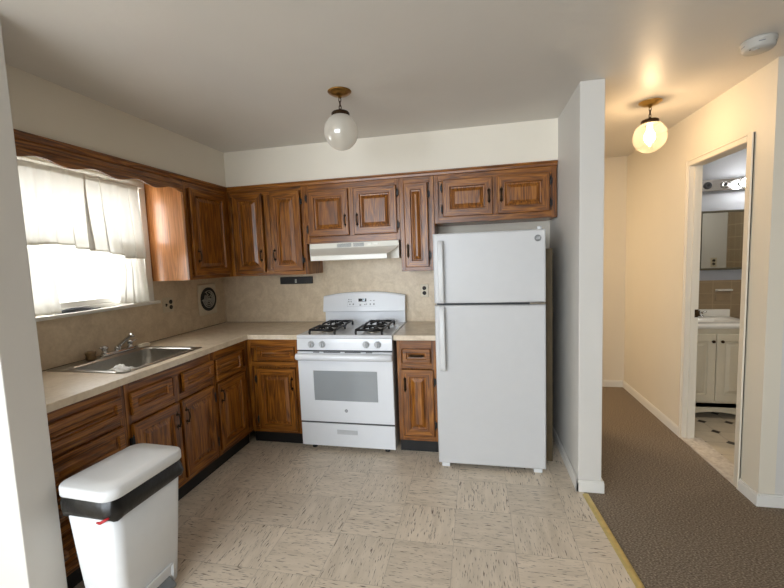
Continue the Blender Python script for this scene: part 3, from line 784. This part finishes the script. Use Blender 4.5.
# dark wedge added on the sill, stands in for the slit below the curtain
mb = MB(); rings = []
for k in range(9):
    u = k / 8; y = -1.60 + 0.29 * u; hh = 0.004 + 0.026 * math.sin(PI * min(1, u * 1.15)) ** 0.8 * (1 - 0.35 * u) if u < 0.87 else 0.006
    w = 0.006 + 0.014 * math.sin(PI * u)
    rings.append([(-0.012 - w, y, 1.2245), (-0.012 + w, y, 1.2245), (-0.012 + w * .6, y, 1.2245 + hh), (-0.012 - w * .6, y, 1.2245 + hh)])
mb.loft(rings, 0, True)
tag(mb.build('sill_wedge', M['darkwedge']), 'dark grey wedge on the window sill standing in for the dark slit below the curtain', 'cloth')

# ------------------------------------------------------------------ splashback fittings
def outlet(label, loc, rz, double=False):
    T = thing('outlet', label, 'outlet', loc, rz, 'wall outlets')
    w = 0.058 if double else 0.036; hh = 0.058
    mb = MB(); mb.loft([[(-w, 0, -hh), (w, 0, -hh), (w, 0, hh), (-w, 0, hh)], [(-w, -0.003, -hh), (w, -0.003, -hh), (w, -0.003, hh), (-w, -0.003, hh)], [(-w + .004, -0.006, -hh + .004), (w - .004, -0.006, -hh + .004), (w - .004, -0.006, hh - .004), (-w + .004, -0.006, hh - .004)]], 0, False)
    mb.build('cover_plate', M['plate'], T)
    cx = 0.024 if double else 0
    for s in (-1, 1):
        so = MB().lathe([(0.0175, 0), (0.0175, -0.0085), (0.016, -0.009)], (cx, 0, s * 0.0215), 18, 'y').build('socket', M['socket'], T)
    if double:
        mb = MB().box(-0.032, -0.020, -0.0075, 0, -0.012, 0.012); mb.box(-0.030, -0.022, -0.016, -0.006, -0.002, 0.008); mb.build('toggle', M['socket'], T)
    return T
outlet('double-gang wall outlet with switch under the window end', (0.004, -0.738, 1.177), PI / 2, True)
outlet('single brown wall outlet between the range and the refrigerator', (1.99, -0.004, 1.19), 0)

T = thing('exhaust_fan', 'round black exhaust fan grille in beige square plate near the corner', 'exhaust fan', (0.004, -0.262, 1.172), PI / 2)
mb = MB(); mb.loft([rrect(-0.122, 0.122, -0.142, 0.142, 0, 0.02), rrect(-0.122, 0.122, -0.142, 0.142, 0.008, 0.02), rrect(-0.112, 0.112, -0.132, 0.132, 0.015, 0.018)], 0, True)
mb.v = [(x, -z, y) for x, y, z in mb.v]; mb.build('plate', M['fancase'], T)
MB().lathe([(0.108, -0.014), (0.108, -0.020), (0.100, -0.022), (0.097, -0.0165)], (0, 0, 0), 40, 'y').build('rim', M['black'], T)
MB().lathe([(0.098, -0.0162), (0.098, -0.0172)], (0, 0, 0), 40, 'y').build('recess', M['black'], T)
mb = MB()
for r in (0.026, 0.043, 0.060, 0.077):
    a0 = r * 40
    mb.tube([(r * math.cos(a0 + 2 * PI * 0.86 * k / 30), -0.021, r * math.sin(a0 + 2 * PI * 0.86 * k / 30)) for k in range(31)], 0.0042, 6)
mb.tube([(-0.1, -0.021, -0.006), (-0.022, -0.021, -0.006)], 0.0045, 6)
for a in (0.9, 2.0, 3.9, 5.2): mb.tube([(0.02 * math.cos(a), -0.021, 0.02 * math.sin(a)), (0.08 * math.cos(a), -0.021, 0.08 * math.sin(a))], 0.003, 6)
mb.lathe([(0.014, -0.018), (0.014, -0.025), (0.01, -0.026)], (0, 0, 0), 16, 'y')
mb.build('grille', M['fangrey'], T)

T = thing('knife_rack', 'narrow black bar with silver band fixed below the corner upper cabinet', 'rack', (0.786, -0.004, 1.311))
MB().box(-0.162, 0.162, -0.022, 0, -0.033, 0.033).build('bar', M['black'], T, 0.004)
MB().box(-0.009, 0.007, -0.0265, -0.0215, -0.024, 0.012).build('band', M['fangrey'], T)
for s, w_ in ((-0.083, 0.072), (0.083, 0.074)):
    MB().box(s - w_, s + w_, -0.0245, -0.0215, -0.022, 0.022).build('insert', M['iron'], T, 0.001)

# ------------------------------------------------------------------ range hood
T = thing('range_hood', 'almond white range hood over the gas range', 'range hood', (0, 0, 0))
x0, x1, zt, zb = 1.078, 1.838, 1.627, 1.484
mb = MB()
mb.loft([[(x0, 0, zb), (x0, -0.335, zb), (x0, -0.345, zt - .04), (x0, -0.338, zt), (x0, 0, zt)],
         [(x1, 0, zb), (x1, -0.335, zb), (x1, -0.345, zt - .04), (x1, -0.338, zt), (x1, 0, zt)]], 0, False)
mb.v = [(x, min(y, -0.0045), z) for x, y, z in mb.v]
mb.build('housing', M['hood'], T, 0.002)
mb = MB()
def hr(a, b, y, z, r=0.0): return [(a, -0.336, z + r), (a, y, z), (b, y, z), (b, -0.336, z + r)]
mb.loft([hr(x0 + .002, x1 - .002, -0.352, zt - .042), hr(x0 + .018, x1 - .012, -0.385, zt - .06), hr(x0 + .05, x1 - .045, -0.445, zt - .088), hr(1.146, 1.769, -0.478, zt - .102), hr(1.146, 1.769, -0.482, zt - .106), hr(1.146, 1.769, -0.482, zb + .002), hr(1.152, 1.763, -0.474, zb)], 0, False)
mb.build('visor', M['hood'], T, 0.001)
vg = MB()
for cx, w_ in ((1.365, 0.045), (1.425, 0.018), (1.505, 0.045)):
    for k in range(5):
        vg.box(cx - w_, cx + w_, -0.3462, -0.3405, zt - .036 + k * .006, zt - .033 + k * .006)
vg.build('vent_slots', M['grey'], T)
for cx in (1.60, 1.655): MB().box(cx - .016, cx + .016, -0.3485, -0.343, zt - .028, zt - .012).build('switch', M['hood'], T, 0.001)

# ------------------------------------------------------------------ gas range
RX0, RX1, RF = 1.0665, 1.8245, -0.662
T = thing('gas_range', 'white freestanding gas range with black grates and grey oven window', 'range', (0, 0, 0))
MB().box(RX0 + .004, RX1 - .004, RF + 0.035, -0.03, 0.035, 0.893).build('body', M['enamel'], T, 0.003)
mb = MB()
mb.loft([[(RX0, -.02, .893), (RX1, -.02, .893), (RX1, RF + .004, .893), (RX0, RF + .004, .893)], [(RX0, -.02, .914), (RX1, -.02, .914), (RX1, RF - .002, .914), (RX0, RF - .002, .914)],
         [(RX0 + .012, -.03, .92), (RX1 - .012, -.03, .92), (RX1 - .012, RF + .008, .92), (RX0 + .012, RF + .008, .92)], [(RX0 + .03, -.09, .914), (RX1 - .03, -.09, .914), (RX1 - .03, RF + .03, .914), (RX0 + .03, RF + .03, .914)]], 0, False)
mb.build('cooktop', M['enamel'], T, 0.003)
cp = MB(); cp.loft([[(RX0 + .001, RF + .04, .803), (RX1 - .001, RF + .04, .803), (RX1 - .001, RF + .04, .892), (RX0 + .001, RF + .04, .892)], [(RX0 + .001, RF - .006, .803), (RX1 - .001, RF - .006, .803), (RX1 - .001, RF + .002, .892), (RX0 + .001, RF + .002, .892)]], 0, False)
cp = cp.build('control_panel', M['enamel'], T, 0.003)
for kx in (1.186, 1.276, 1.624, 1.714):
    mb = MB().lathe([(0.027, 0), (0.027, -0.004), (0.022, -0.007), (0.020, -0.02), (0.017, -0.023)], (kx, RF - .002, .848), 24, 'y')
    mb.box(kx - 0.006, kx + 0.006, RF - .036, RF - .02, .828, .868)
    mb.build('knob', M['knob'], cp, 0.0015)
MB().box(RX0 + .006, RX1 - .006, RF + .01, RF + .034, .790, .804).build('vent_gap', M['gap'], T)
od = thing('d', 'x', 'x'); bpy.data.objects.remove(od)
dr = MB()
# oven door with window recess
xs = [RX0 + .002, 1.190, 1.703, RX1 - .002]; zs = [.236, .404, .644, .790]
fy, by = RF - 0.006, RF + 0.036
for i in range(3):
    for j in range(3):
        if (i, j) != (1, 1): dr.box(xs[i], xs[i + 1], fy, by, zs[j], zs[j + 1])
dmesh = MB()
def ringz(a, b, c, d_, y): return [(a, y, c), (b, y, c), (b, y, d_), (a, y, d_)]
dmesh.loft([ringz(xs[0], xs[3], zs[0], zs[3], by), ringz(xs[0], xs[3], zs[0], zs[3], fy + .004), ringz(xs[0] + .004, xs[3] - .004, zs[0] + .004, zs[3] - .004, fy),
            ringz(xs[1], xs[2], zs[1], zs[2], fy), ringz(xs[1] + .003, xs[2] - .003, zs[1] + .003, zs[2] - .003, fy + .003)], 0, False, True, True)
door = dmesh.build('oven_door', M['enamel'], T)
MB().box(xs[1] + .003, xs[2] - .003, fy + .0012, fy + .0034, zs[1] + .003, zs[2] - .003).build('oven_window', M['ovenglass'], door)
hb = MB(); hz = .755
prof = [(-.004, -.026), (-.030, -.027), (-.045, -.018), (-.050, 0), (-.045, .018), (-.030, .027), (-.018, .020), (-.012, 0)]
rings = []
for k, (xx, s_) in enumerate(((xs[0] - .004, .8), (xs[0] + .008, 1), (1.25, 1.02), (1.45, 1.03), (1.64, 1.02), (xs[3] - .008, 1), (xs[3] + .004, .8))):
    rings.append([(xx, fy + py * s_, hz + pz * s_) for py, pz in prof])
hb.loft(rings, 0, True); hb.build('handle', M['enamel'], door)
lg = MB().lathe([(0.0125, 0), (0.0125, -.002), (0.011, -.003)], (1.446, fy, .331), 20, 'y').build('badge', M['grey'], door)
vs = MB()
for a, b in ((1.20, 1.25), (1.285, 1.42), (1.455, 1.58), (1.62, 1.67)): vs.box(a, b, fy - .0006, fy + .006, .7835, .7895)
vs.build('vent_slots', M['gap'], T)
ds = MB(); ds.loft([ringz(RX0 + .003, RX1 - .003, .04, .222, by), ringz(RX0 + .003, RX1 - .003, .04, .222, fy + .006), ringz(RX0 + .008, RX1 - .008, .045, .217, fy + .002)], 0, False)
dsw = ds.build('drawer', M['enamel'], T)
mb = MB(); mb.box(1.363, 1.527, fy - .004, fy + .003, .169, .177); mb.box(1.363, 1.527, fy + .0005, fy + .0025, .147, .169); mb.box(1.363, 1.527, fy - .002, fy + .003, .142, .147)
mb.build('pull', M['knob'], dsw, 0.001)
MB().box(RX0 + .004, RX1 - .004, RF + .004, RF + .034, .223, .235).build('drawer_gap', M['gap'], T)
for fx_ in (RX0 + .08, RX1 - .08):
    for fy_ in (RF + .06, -.1): MB().lathe([(0.02, 0), (0.02, .012), (0.012, .014), (0.012, .036)], (fx_, fy_, 0), 14).build('foot', M['black'], T)
# backguard
bgm = MB(); n = 24
def arch(x): u = (x - (RX0 + RX1) / 2) / ((RX1 - RX0) / 2); return 1.160 + 0.034 * (1 - abs(u) ** 2.2)
bgl = MB().box(RX0 + .006, RX1 - .006, -.052, -.012, .90, 1.03).build('backguard', M['enamel'], T, 0.003)
rings = []
for k in range(n + 1):
    x = RX0 + (RX1 - RX0) * k / n; zt_ = arch(x)
    rings.append([(x, -.012, 1.018), (x, -.088, 1.018), (x, -.092, 1.026), (x, -.066, zt_ - .012), (x, -.056, zt_), (x, -.012, zt_)])
bgm.loft(rings, 0, False); head = bgm.build('control_head', M['enamel'], T, 0.002)
def hy(z): return -.092 + (z - 1.026) / (1.17 - 1.026) * .026
def tiltbox(mb, xa, xb, za, zb_, off, mat=0):
    r0 = [(xa, hy(za), za), (xb, hy(za), za), (xb, hy(zb_), zb_), (xa, hy(zb_), zb_)]
    r1 = [(x, y - off, z) for x, y, z in r0]
    mb.loft([r0, r1], mat, False)
mb = MB(); tiltbox(mb, 1.402, 1.476, 1.108, 1.138, .0015); dsp = mb.build('display', M['display'], head)
mb = MB()
SEG = {'1': 'bc', '0': 'abcdef', '2': 'abged', ':': '', '5': 'afgcd', '4': 'fgbc'}
dx_ = 1.434
for ch in '12':
    w_, h_ = 0.011, 0.018; zc = 1.114
    for s_ in SEG[ch]:
        seg = {'a': (0, w_, h_ - .002, h_), 'd': (0, w_, 0, .002), 'g': (0, w_, h_ / 2 - .001, h_ / 2 + .001), 'b': (w_ - .002, w_, h_ / 2, h_), 'c': (w_ - .002, w_, 0, h_ / 2), 'f': (0, .002, h_ / 2, h_), 'e': (0, .002, 0, h_ / 2)}[s_]
        tiltbox(mb, dx_ + seg[0], dx_ + seg[1], zc + seg[2], zc + seg[3], .0022)
    dx_ += 0.017
mb.build('digits', M['digit'], dsp)
for bx_, bz_, bw, bh in [(1.312, 1.128, .012, .004), (1.334, 1.128, .012, .004), (1.356, 1.13, .012, .003), (1.312, 1.108, .012, .004), (1.334, 1.108, .010, .004), (1.322, 1.085, .010, .005), (1.354, 1.085, .012, .006), (1.42, 1.078, .016, .005), (1.462, 1.082, .01, .005), (1.478, 1.085, .008, .005),
                         (1.515, 1.134, .014, .003), (1.545, 1.134, .014, .003), (1.515, 1.116, .014, .003), (1.545, 1.116, .014, .003), (1.512, 1.084, .01, .007), (1.545, 1.084, .012, .007)]:
    mb = MB(); tiltbox(mb, bx_ - bw / 2, bx_ + bw / 2, bz_ - bh, bz_ + bh, .0012); mb.build('button', M['grey'], head)
mb = MB(); tiltbox(mb, 1.298, 1.299, 1.066, 1.145, .0008); tiltbox(mb, 1.298, 1.565, 1.066, 1.067, .0008); mb.build('printed_outline', M['grey'], head)
# burners and grates
for cx in (1.264, 1.638):
    for cy in (-.50, -.24):
        bb = MB().lathe([(0.05, .913), (0.052, .918), (0.046, .922), (0.03, .923), (0.03, .93)], (cx, cy, 0), 24).build('burner', M['steel'], T)
        MB().lathe([(0.036, .930), (0.038, .934), (0.034, .939), (0.012, .941)], (cx, cy, 0), 24).build('burner_cap', M['iron'], bb)
def grate(cx):
    mb = MB(); xa, xb, ya_, yb_ = cx - .102, cx + .102, -.625, -.165; zt_ = .951; r = .0088
    for x in (xa, xb):
        mb.tube([(x, ya_, .9155), (x, ya_ - .004, .935), (x, ya_ + .008, zt_), (x, ya_ + .05, zt_), (x, -.41, zt_), (x, -.375, zt_ - .012), (x, -.34, zt_), (x, yb_ - .05, zt_), (x, yb_ - .008, zt_), (x, yb_ + .004, .935), (x, yb_, .9155)], r, 8)
    for y in (ya_ + .012, -.375, yb_ - .012):
        mb.tube([(xa, y, zt_ - (.012 if abs(y + .375) < .01 else .002)), (xb, y, zt_ - (.012 if abs(y + .375) < .01 else .002))], r, 8)
    for cy in (-.50, -.24):
        for k in range(4):
            a = PI / 4 + k * PI / 2
            p = (cx + .092 * math.cos(a) * 1.1, cy + .105 * math.sin(a) * 1.05)
            q = (cx + .028 * math.cos(a), cy + .028 * math.sin(a))
            mb.tube([(p[0] * .985 + cx * .015, p[1], zt_ - .003), ((p[0] + q[0]) / 2, (p[1] + q[1]) / 2, zt_ + .004), (q[0], q[1], zt_ + .006), (q[0], q[1], .944)], .0066, 8)
        mb.tube([(xa, cy, zt_), (xa + .06, cy, zt_ + .004), (xa + .085, cy, zt_ + .004)], .005, 8); mb.tube([(xb, cy, zt_), (xb - .06, cy, zt_ + .004), (xb - .085, cy, zt_ + .004)], .005, 8)
    for x in (xa, xb):
        for y in (ya_, -.375, yb_): mb.lathe([(0.007, .9145), (0.008, .9155), (0.006, .95)], (x, y, 0), 8)
    mb.build('grate', M['iron'], T)
grate(1.264); grate(1.638)

# ------------------------------------------------------------------ refrigerator
T = thing('refrigerator', 'white top-freezer refrigerator against the partition wall', 'refrigerator', (0, 0, 0))
FX0, FX1, FF = 2.156, 2.875, -0.79
MB().box(FX0 + .004, FX1 - .004, -0.715, -0.06, 0.05, 1.622).build('body', M['fridge'], T, 0.006)
MB().box(FX0 + .012, FX1 - .012, -0.728, -0.713, 0.06, 1.615).build('gasket', M['gap'], T)
MB().box(FX0 + .02, FX1 - .02, -0.74, -0.65, 0.018, 0.06).build('grille', M['gap'], T)
fz = MB(); fz.loft([ringz(FX0, FX1, 1.164, 1.634, FF + .064), ringz(FX0, FX1, 1.164, 1.634, FF + .012), ringz(FX0 + .003, FX1 - .003, 1.167, 1.631, FF + .003), ringz(FX0 + .012, FX1 - .012, 1.176, 1.622, FF)], 0, True)
fzd = fz.build('freezer_door', M['fridge'], T)
fd_ = MB(); fd_.loft([ringz(FX0, FX1, .034, 1.150, FF + .064), ringz(FX0, FX1, .034, 1.150, FF + .012), ringz(FX0 + .003, FX1 - .003, .037, 1.147, FF + .003), ringz(FX0 + .012, FX1 - .012, .046, 1.138, FF)], 0, True)
fdd = fd_.build('door', M['fridge'], T)
def bar(z0, z1, parent):
    mb = MB(); prof = [(.0, -.001), (.0, -.042), (.006, -.05), (.032, -.05), (.038, -.042), (.038, -.030), (.012, -.028), (.010, -.001)]
    mb.loft([[(2.188 + a, FF + b * .55 + .001, z0) for a, b in prof], [(2.188 + a, FF + b, z0 + .03) for a, b in prof], [(2.188 + a, FF + b, z1 - .03) for a, b in prof], [(2.188 + a, FF + b * .55 + .001, z1) for a, b in prof]], 0, True)
    mb.build('handle', M['plastic'], parent, 0.002)
bar(1.168, 1.585, fzd); bar(.70, 1.146, fdd)
bd = MB().lathe([(0.021, .001), (0.021, -.003), (0.019, -.005), (0.017, -.0035), (0.016, -.003)], (2.826, FF, 1.577), 28, 'y').build('badge', M['badge'], fzd)
def text_mesh(txt, size, loc, mat, parent, name):
    cu = bpy.data.curves.new(name, 'FONT'); cu.body = txt; cu.size = size; cu.extrude = 0.0006; cu.align_x = 'CENTER'; cu.align_y = 'CENTER'; cu.shear = 0.3
    tmp = bpy.data.objects.new(name, cu); COL.objects.link(tmp)
    bpy.context.view_layer.update()
    me = bpy.data.meshes.new_from_object(tmp.evaluated_get(bpy.context.evaluated_depsgraph_get()))
    bpy.data.objects.remove(tmp)
    o = bpy.data.objects.new(name, me); COL.objects.link(o); me.materials.clear(); me.materials.append(mat)
    o.parent = parent; o.location = loc; o.rotation_euler = (PI / 2, 0, 0)
    return o
text_mesh('GE', 0.018, (2.826, FF - .0042, 1.577), M['enamel'], bd, 'lettering')
text_mesh('GE', 0.013, (1.446, fy - .0034, .331), M['enamel'], lg, 'lettering')
hc = MB().box(FX1 - .085, FX1 - .012, -.775, -.70, 1.622, 1.632); hc.lathe([(.016, 1.628), (.016, 1.648), (.011, 1.652)], (FX1 - .035, -.762, 0), 14); hc.build('hinge_cover', M['plastic'], T, 0.003)
MB().box(FX1 - .10, FX1 - .004, FF + .004, -.70, 1.1515, 1.1625).build('hinge', M['chrome'], T)
for x in (FX0 + .05, FX1 - .05):
    for y in (-.75, -.12): MB().box(x - .028, x + .028, y - .02, y + .03, 0.0, .052).build('foot', M['plastic'], T, 0.004)
lb = MB().box(2.905, 2.948, -.60, -.08, 0.0, 1.51)
lbo = tag(lb.build('hardboard_panel', M['board'], bevel=0.003), 'tall brown board standing in the gap between refrigerator and partition', 'board')

# ------------------------------------------------------------------ trash can
T = thing('trash_can', 'white pedal trash can with black bag at the end of the counter', 'trash can', (0.908, -2.085, 0), math.radians(-3))
mb = MB()
def rr2(hx, hy_, z, r): return rrect(-hx, hx, -hy_, hy_, z, r, 6)
mb.loft([rr2(.098, .140, 0.0, .03), rr2(.102, .145, .008, .035), rr2(.118, .163, .25, .04), rr2(.138, .183, .57, .05), rr2(.130, .175, .57, .05)], 0, True)
mb.build('body', M['plastic'], T)
mb = MB()
nb = 7 * 4
rings = []
for q, (ex, z) in enumerate(((-.008, .600), (.002, .575), (.009, .545), (.010, .520), (.007, .502), (.0, .494))):
    base = rr2(.139 + ex, .184 + ex, z, .05); rg = []
    for i, p in enumerate(base):
        wv = 0.004 * math.sin(i * 2.1 + q * 1.3) + 0.003 * math.sin(i * 5.3 + q)
        k = 1 + wv / .15 * .6 * (1 if 0 < q else .3)
        dz = 0.008 * math.sin(i * 0.9 + 1) if q >= 3 else 0
        rg.append((p[0] * k, p[1] * k, p[2] + dz))
    rings.append(rg)
mb.loft(rings, 0, True, False, False); o = mb.build('bin_bag', M['bag'], T)
o['label'] = 'black plastic bag folded over the rim'
mb = MB(); mb.tube([(.075, -.197, .497), (.095, -.200, .500), (.112, -.197, .509), (.126, -.188, .517)], [.004, .006, .006, .004], 8)
o = mb.build('drawstring', M['red'], T); o['label'] = 'red drawstring end'
mb = MB()
mb.loft([rr2(.143, .193, .578, .055), rr2(.148, .198, .582, .06), rr2(.148, .198, .612, .06), rr2(.145, .195, .619, .058), rr2(.138, .188, .623, .052), rr2(.09, .13, .626, .04)], 0, True)
mb.build('lid', M['plastic'], T)
MB().box(-.05, .05, .193, .208, .575, .610).build('lid_hinge', M['plastic'], T, 0.004)
# pedal recess frame and pedal on the side facing the room
mb = MB()
mb.loft([[(.098, -.088, .012), (.098, .088, .012), (.104, .088, .105), (.104, -.088, .105)], [(.1135, -.094, .004), (.1135, .094, .004), (.1205, .094, .112), (.1205, -.094, .112)], [(.1165, -.090, .01), (.1165, .090, .01), (.1225, .090, .107), (.1225, -.090, .107)], [(.106, -.084, .014), (.106, .084, .014), (.112, .084, .10), (.112, -.084, .10)]], 0, False, False, True)
mb.build('pedal_recess', M['plastic'], T)
mb = MB(); mb.loft([[(.104, -.078, .022), (.104, .078, .022), (.104, .078, .058), (.104, -.078, .058)], [(.150, -.072, .014), (.150, .072, .014), (.150, .072, .034), (.150, -.072, .034)]], 0, False)
mb.build('pedal', M['pedal'], T, 0.006)

# ------------------------------------------------------------------ ceiling lamps and detector
def pendant(label, x, y, lit, tilt, canopy_mat, zc=2.219):
    T = thing('pendant_lamp', label, 'ceiling lamp', (x, y, 0), 0, 'globe pendant lamps')
    mb = MB().lathe([(0.068, H), (0.068, H - .003), (0.062, H - .008), (0.05, H - .011), (0.046, H - .018), (0.026, H - .024), (0.012, H - .027), (0.009, H - .036)], (0, 0, 0), 32)
    mb.build('canopy', canopy_mat, T)
    capz = 2.303
    for k in range(4):
        zc_ = H - .046 - k * .0215; mb = MB(); pts = []
        for q in range(14):
            a = 2 * PI * q / 14; dx, dz = .0065 * math.cos(a), .0145 * math.sin(a)
            pts.append((dx, 0, zc_ + dz) if k % 2 == 0 else (0, dx, zc_ + dz))
        mb.tube(pts, .0025, 6, closed=True); mb.build('chain_link', M['bronze'], T)
    g = MB().lathe([(0.006, capz + .044), (0.009, capz + .036), (0.02, capz + .03), (0.046, capz + .026), (0.052, capz + .02), (0.052, capz + .0), (0.049, capz - .006)], (0, 0, 0), 32)
    g.build('fitter', M['bronze'], T)
    R = 0.098; prof = []
    a0 = math.asin(.048 / R)
    for k in range(25):
        a = a0 + (PI - a0) * k / 24
        r = R * math.sin(a)
        prof.append((max(r, 0.0005), zc + R * 1.04 * math.cos(a)))
    gl = MB().lathe(prof, (0, 0, 0), 40, cap0=False, cap1=False).build('globe', M['globe_lit'] if lit else M['globe'], T)
    bu = MB().lathe([(0.013, zc + .075), (0.015, zc + .045), (0.028, zc + .02), (0.032, zc - .002), (0.026, zc - .024), (0.012, zc - .034), (0.001, zc - .036)], (0, 0, 0), 20)
    bu.build('bulb', M['bulb_warm'] if lit else M['bulb_off'], gl)
    return T
pendant('unlit milky glass globe lamp hanging on a short chain from the kitchen ceiling', 1.691, -1.215, False, 0, M['antique'])
pendant('lit glass globe lamp glowing warm on the hallway ceiling', 3.579, -0.465, True, 0, M['brass'])
T = thing('smoke_detector', 'round white smoke detector on the ceiling above the hall corner', 'smoke detector', (3.765, -1.175, H))
MB().lathe([(0.068, 0), (0.068, -.014), (0.063, -.017), (0.063, -.036), (0.055, -.045), (0.02, -.047)], (0, 0, 0), 36).build('housing', M['smoke'], T)
mb = MB()
for k in range(5):
    a = 2 * PI * k / 5 + 0.3; mb.box(-.012, .012, .058, .0636, -.026, -.022)
    for q in range(len(mb.v) - 8, len(mb.v)):
        x, y, z = mb.v[q]; mb.v[q] = (x * math.cos(a) - y * math.sin(a), x * math.sin(a) + y * math.cos(a), z)
mb.build('vent_slots', M['grey'], T)
MB().lathe([(0.012, -.046), (0.012, -.050), (0.009, -.051)], (-.02, -.02, 0), 16).build('test_button', M['smoke'], T)
MB().lathe([(0.003, -.0445), (0.003, -.048)], (-.045, -.02, 0), 10).build('indicator', M['iron'], T)

# ------------------------------------------------------------------ bathroom
VX0, VX1, VY = 4.112, 4.742, 0.33
T = thing('vanity', 'cream two-door bathroom vanity cabinet seen through the doorway', 'vanity')
MB().box(VX0, VX1, VY, 0.788, 0.10, 0.79).build('body', M['vanity'], T, 0.002)
mb = MB(); n = 16
rings = []
for k in range(n + 1):
    u = k / n; x = VX0 + (VX1 - VX0) * u; z = 0.0 if (u < .1 or u > .9) else 0.062 * math.sin(PI * (u - .1) / .8) ** .6
    rings.append([(x, VY, z), (x, VY + .018, z), (x, VY + .018, .14), (x, VY, .14)])
mb.loft(rings, 0, False); mb.build('apron', M['vanity'], T)
MB().box(VX0, VX0 + .018, VY + .018, .788, 0, .10).build('side_foot', M['vanity'], T); MB().box(VX1 - .018, VX1, VY + .018, .788, 0, .10).build('side_foot', M['vanity'], T)
xm = 4.418
for a, b, kx in ((VX0 + .012, xm - .003, -0.03), (xm + .003, VX1 - .012, 0.03)):
    d = raised_panel(b - a, .585, .018, .06).build('door', [M['vanity'], M['vanity']], T, 0.001); d.location = (a, VY - .0003, .158)
    MB().lathe([(.006, 0), (.006, -.012), (.013, -.018), (.012, -.026), (.005, -.029)], ((b - a - .03) if kx < 0 else .03, -.0178, .525), 14, 'y').build('knob', M['bronze'], d)
T = thing('vanity_sink', 'white porcelain sink top with backsplash on the bathroom vanity', 'sink', (0, 0, .79))
mb = MB(); cx, cy = 4.427, .54
rings = [rrect(VX0 - .004, VX1 + .012, VY - .022, .788, 0.001, .012, 6), rrect(VX0 - .004, VX1 + .012, VY - .022, .788, .03, .012, 6), rrect(VX0 + .004, VX1 + .004, VY - .014, .788, .036, .01, 6)]
nell = len(rings[0])
for rx, ry, z in ((.215, .155, .036), (.205, .145, .026), (.15, .10, -.0), (.05, .04, -.02)):
    rg = []
    for p in rings[2]:
        a = math.atan2((p[1] - cy) / .23, (p[0] - cx) / .315); rg.append((cx + rx * math.cos(a), cy + ry * math.sin(a), max(z, 0.002) if z < .002 else z))
    rings.append(rg)
mb.loft(rings, 0, True); mb.build('basin_top', M['porcelain'], T)
MB().box(VX0 - .004, VX1 + .012, .766, .788, .034, .102).build('backsplash', M['porcelain'], T, 0.004)
T = thing('vanity_faucet', 'small chrome faucet on the white vanity sink', 'faucet', (4.44, .725, .8255))
mb = MB(); mb.loft([rrect(-.08, .08, -.022, .022, 0, .02), rrect(-.078, .078, -.02, .02, .014, .018)], 0, True); mb.build('base', M['chrome'], T)
mb = MB(); mb.tube([(0, 0, .012), (0, -.005, .06), (0, -.05, .075), (0, -.10, .062)], [.012, .012, .01, .009], 10); mb.build('spout', M['chrome'], T)
for s in (-1, 1):
    mb = MB().lathe([(.016, .012), (.014, .03), (.018, .04), (.010, .048)], (s * .055, 0, 0), 14); mb.tube([(s * .055, 0, .042), (s * .10, -.01, .052)], [.006, .005], 8); mb.build('handle', M['chrome'], T)

T = thing('mirror_cabinet', 'dark framed mirror cabinet on the bathroom wall above the vanity', 'mirror', (0, 0, 0))
mx0, mx1, mz0, mz1 = 4.462, 5.02, 1.264, 1.806
MB().box(mx0 + .01, mx1 - .01, .735, .799, mz0 + .01, mz1 - .01).build('case', M['mirrorframe'], T)
mb = MB()
mb.box(mx0, mx0 + .02, .718, .738, mz0, mz1); mb.box(mx1 - .02, mx1, .718, .738, mz0, mz1); mb.box(mx0 + .02, mx1 - .02, .718, .738, mz0, mz0 + .02); mb.box(mx0 + .02, mx1 - .02, .718, .738, mz1 - .02, mz1)
mb.build('frame', M['mirrorframe'], T, 0.002)
MB().box(mx0 + .02, mx1 - .02, .724, .734, mz0 + .02, mz1 - .02).build('mirror_glass', M['mirror'], T)
T = thing('vanity_light', 'chrome vanity light bar with round bulbs above the bathroom mirror', 'light', (0, 0, 0))
MB().box(4.455, 5.18, .752, .799, 1.985, 2.092).build('bar', M['chrome'], T, 0.006)
for k, bx_ in enumerate((4.53, 4.665, 4.80, 4.965, 5.10)):
    so = MB().lathe([(.030, .754), (.032, .744), (.026, .738), (.018, .736), (.017, .748)], (bx_, 0, 2.038), 20, 'y').build('socket', M['chrome'] if k else M['gap'], T)
    if k >= 2:
        MB().lathe([(.012, .742), (.014, .728), (.030, .712), (.040, .690), (.036, .664), (.02, .650), (.001, .646)], (bx_, 0, 2.038), 20, 'y').build('bulb', M['bulb_white'], T)
    else:
        MB().lathe([(.013, .745), (.013, .7375)], (bx_, 0, 2.038), 14, 'y').build('socket_contact', M['iron'], so)
T = thing('wall_ledge', 'small pale ceramic ledge on the tan bathroom tile above the sink', 'ledge', (4.705, .79, 1.072))
MB().loft([[(-.066, 0, -.012), (.066, 0, -.012), (.066, 0, .01), (-.066, 0, .01)], [(-.062, -.035, -.004), (.062, -.035, -.004), (.062, -.035, .006), (-.062, -.035, .006)]], 0, False).build('shelf', M['porcelain'], T, 0.003)
MB().box(-.066, .066, -.006, -.0, -.10, -.012).build('back_plate', M['bathtile'], T, 0.002)
o = outlet('pale wall outlet seen only as a reflection in the bathroom mirror', (5.39, -0.85, 1.284), PI)
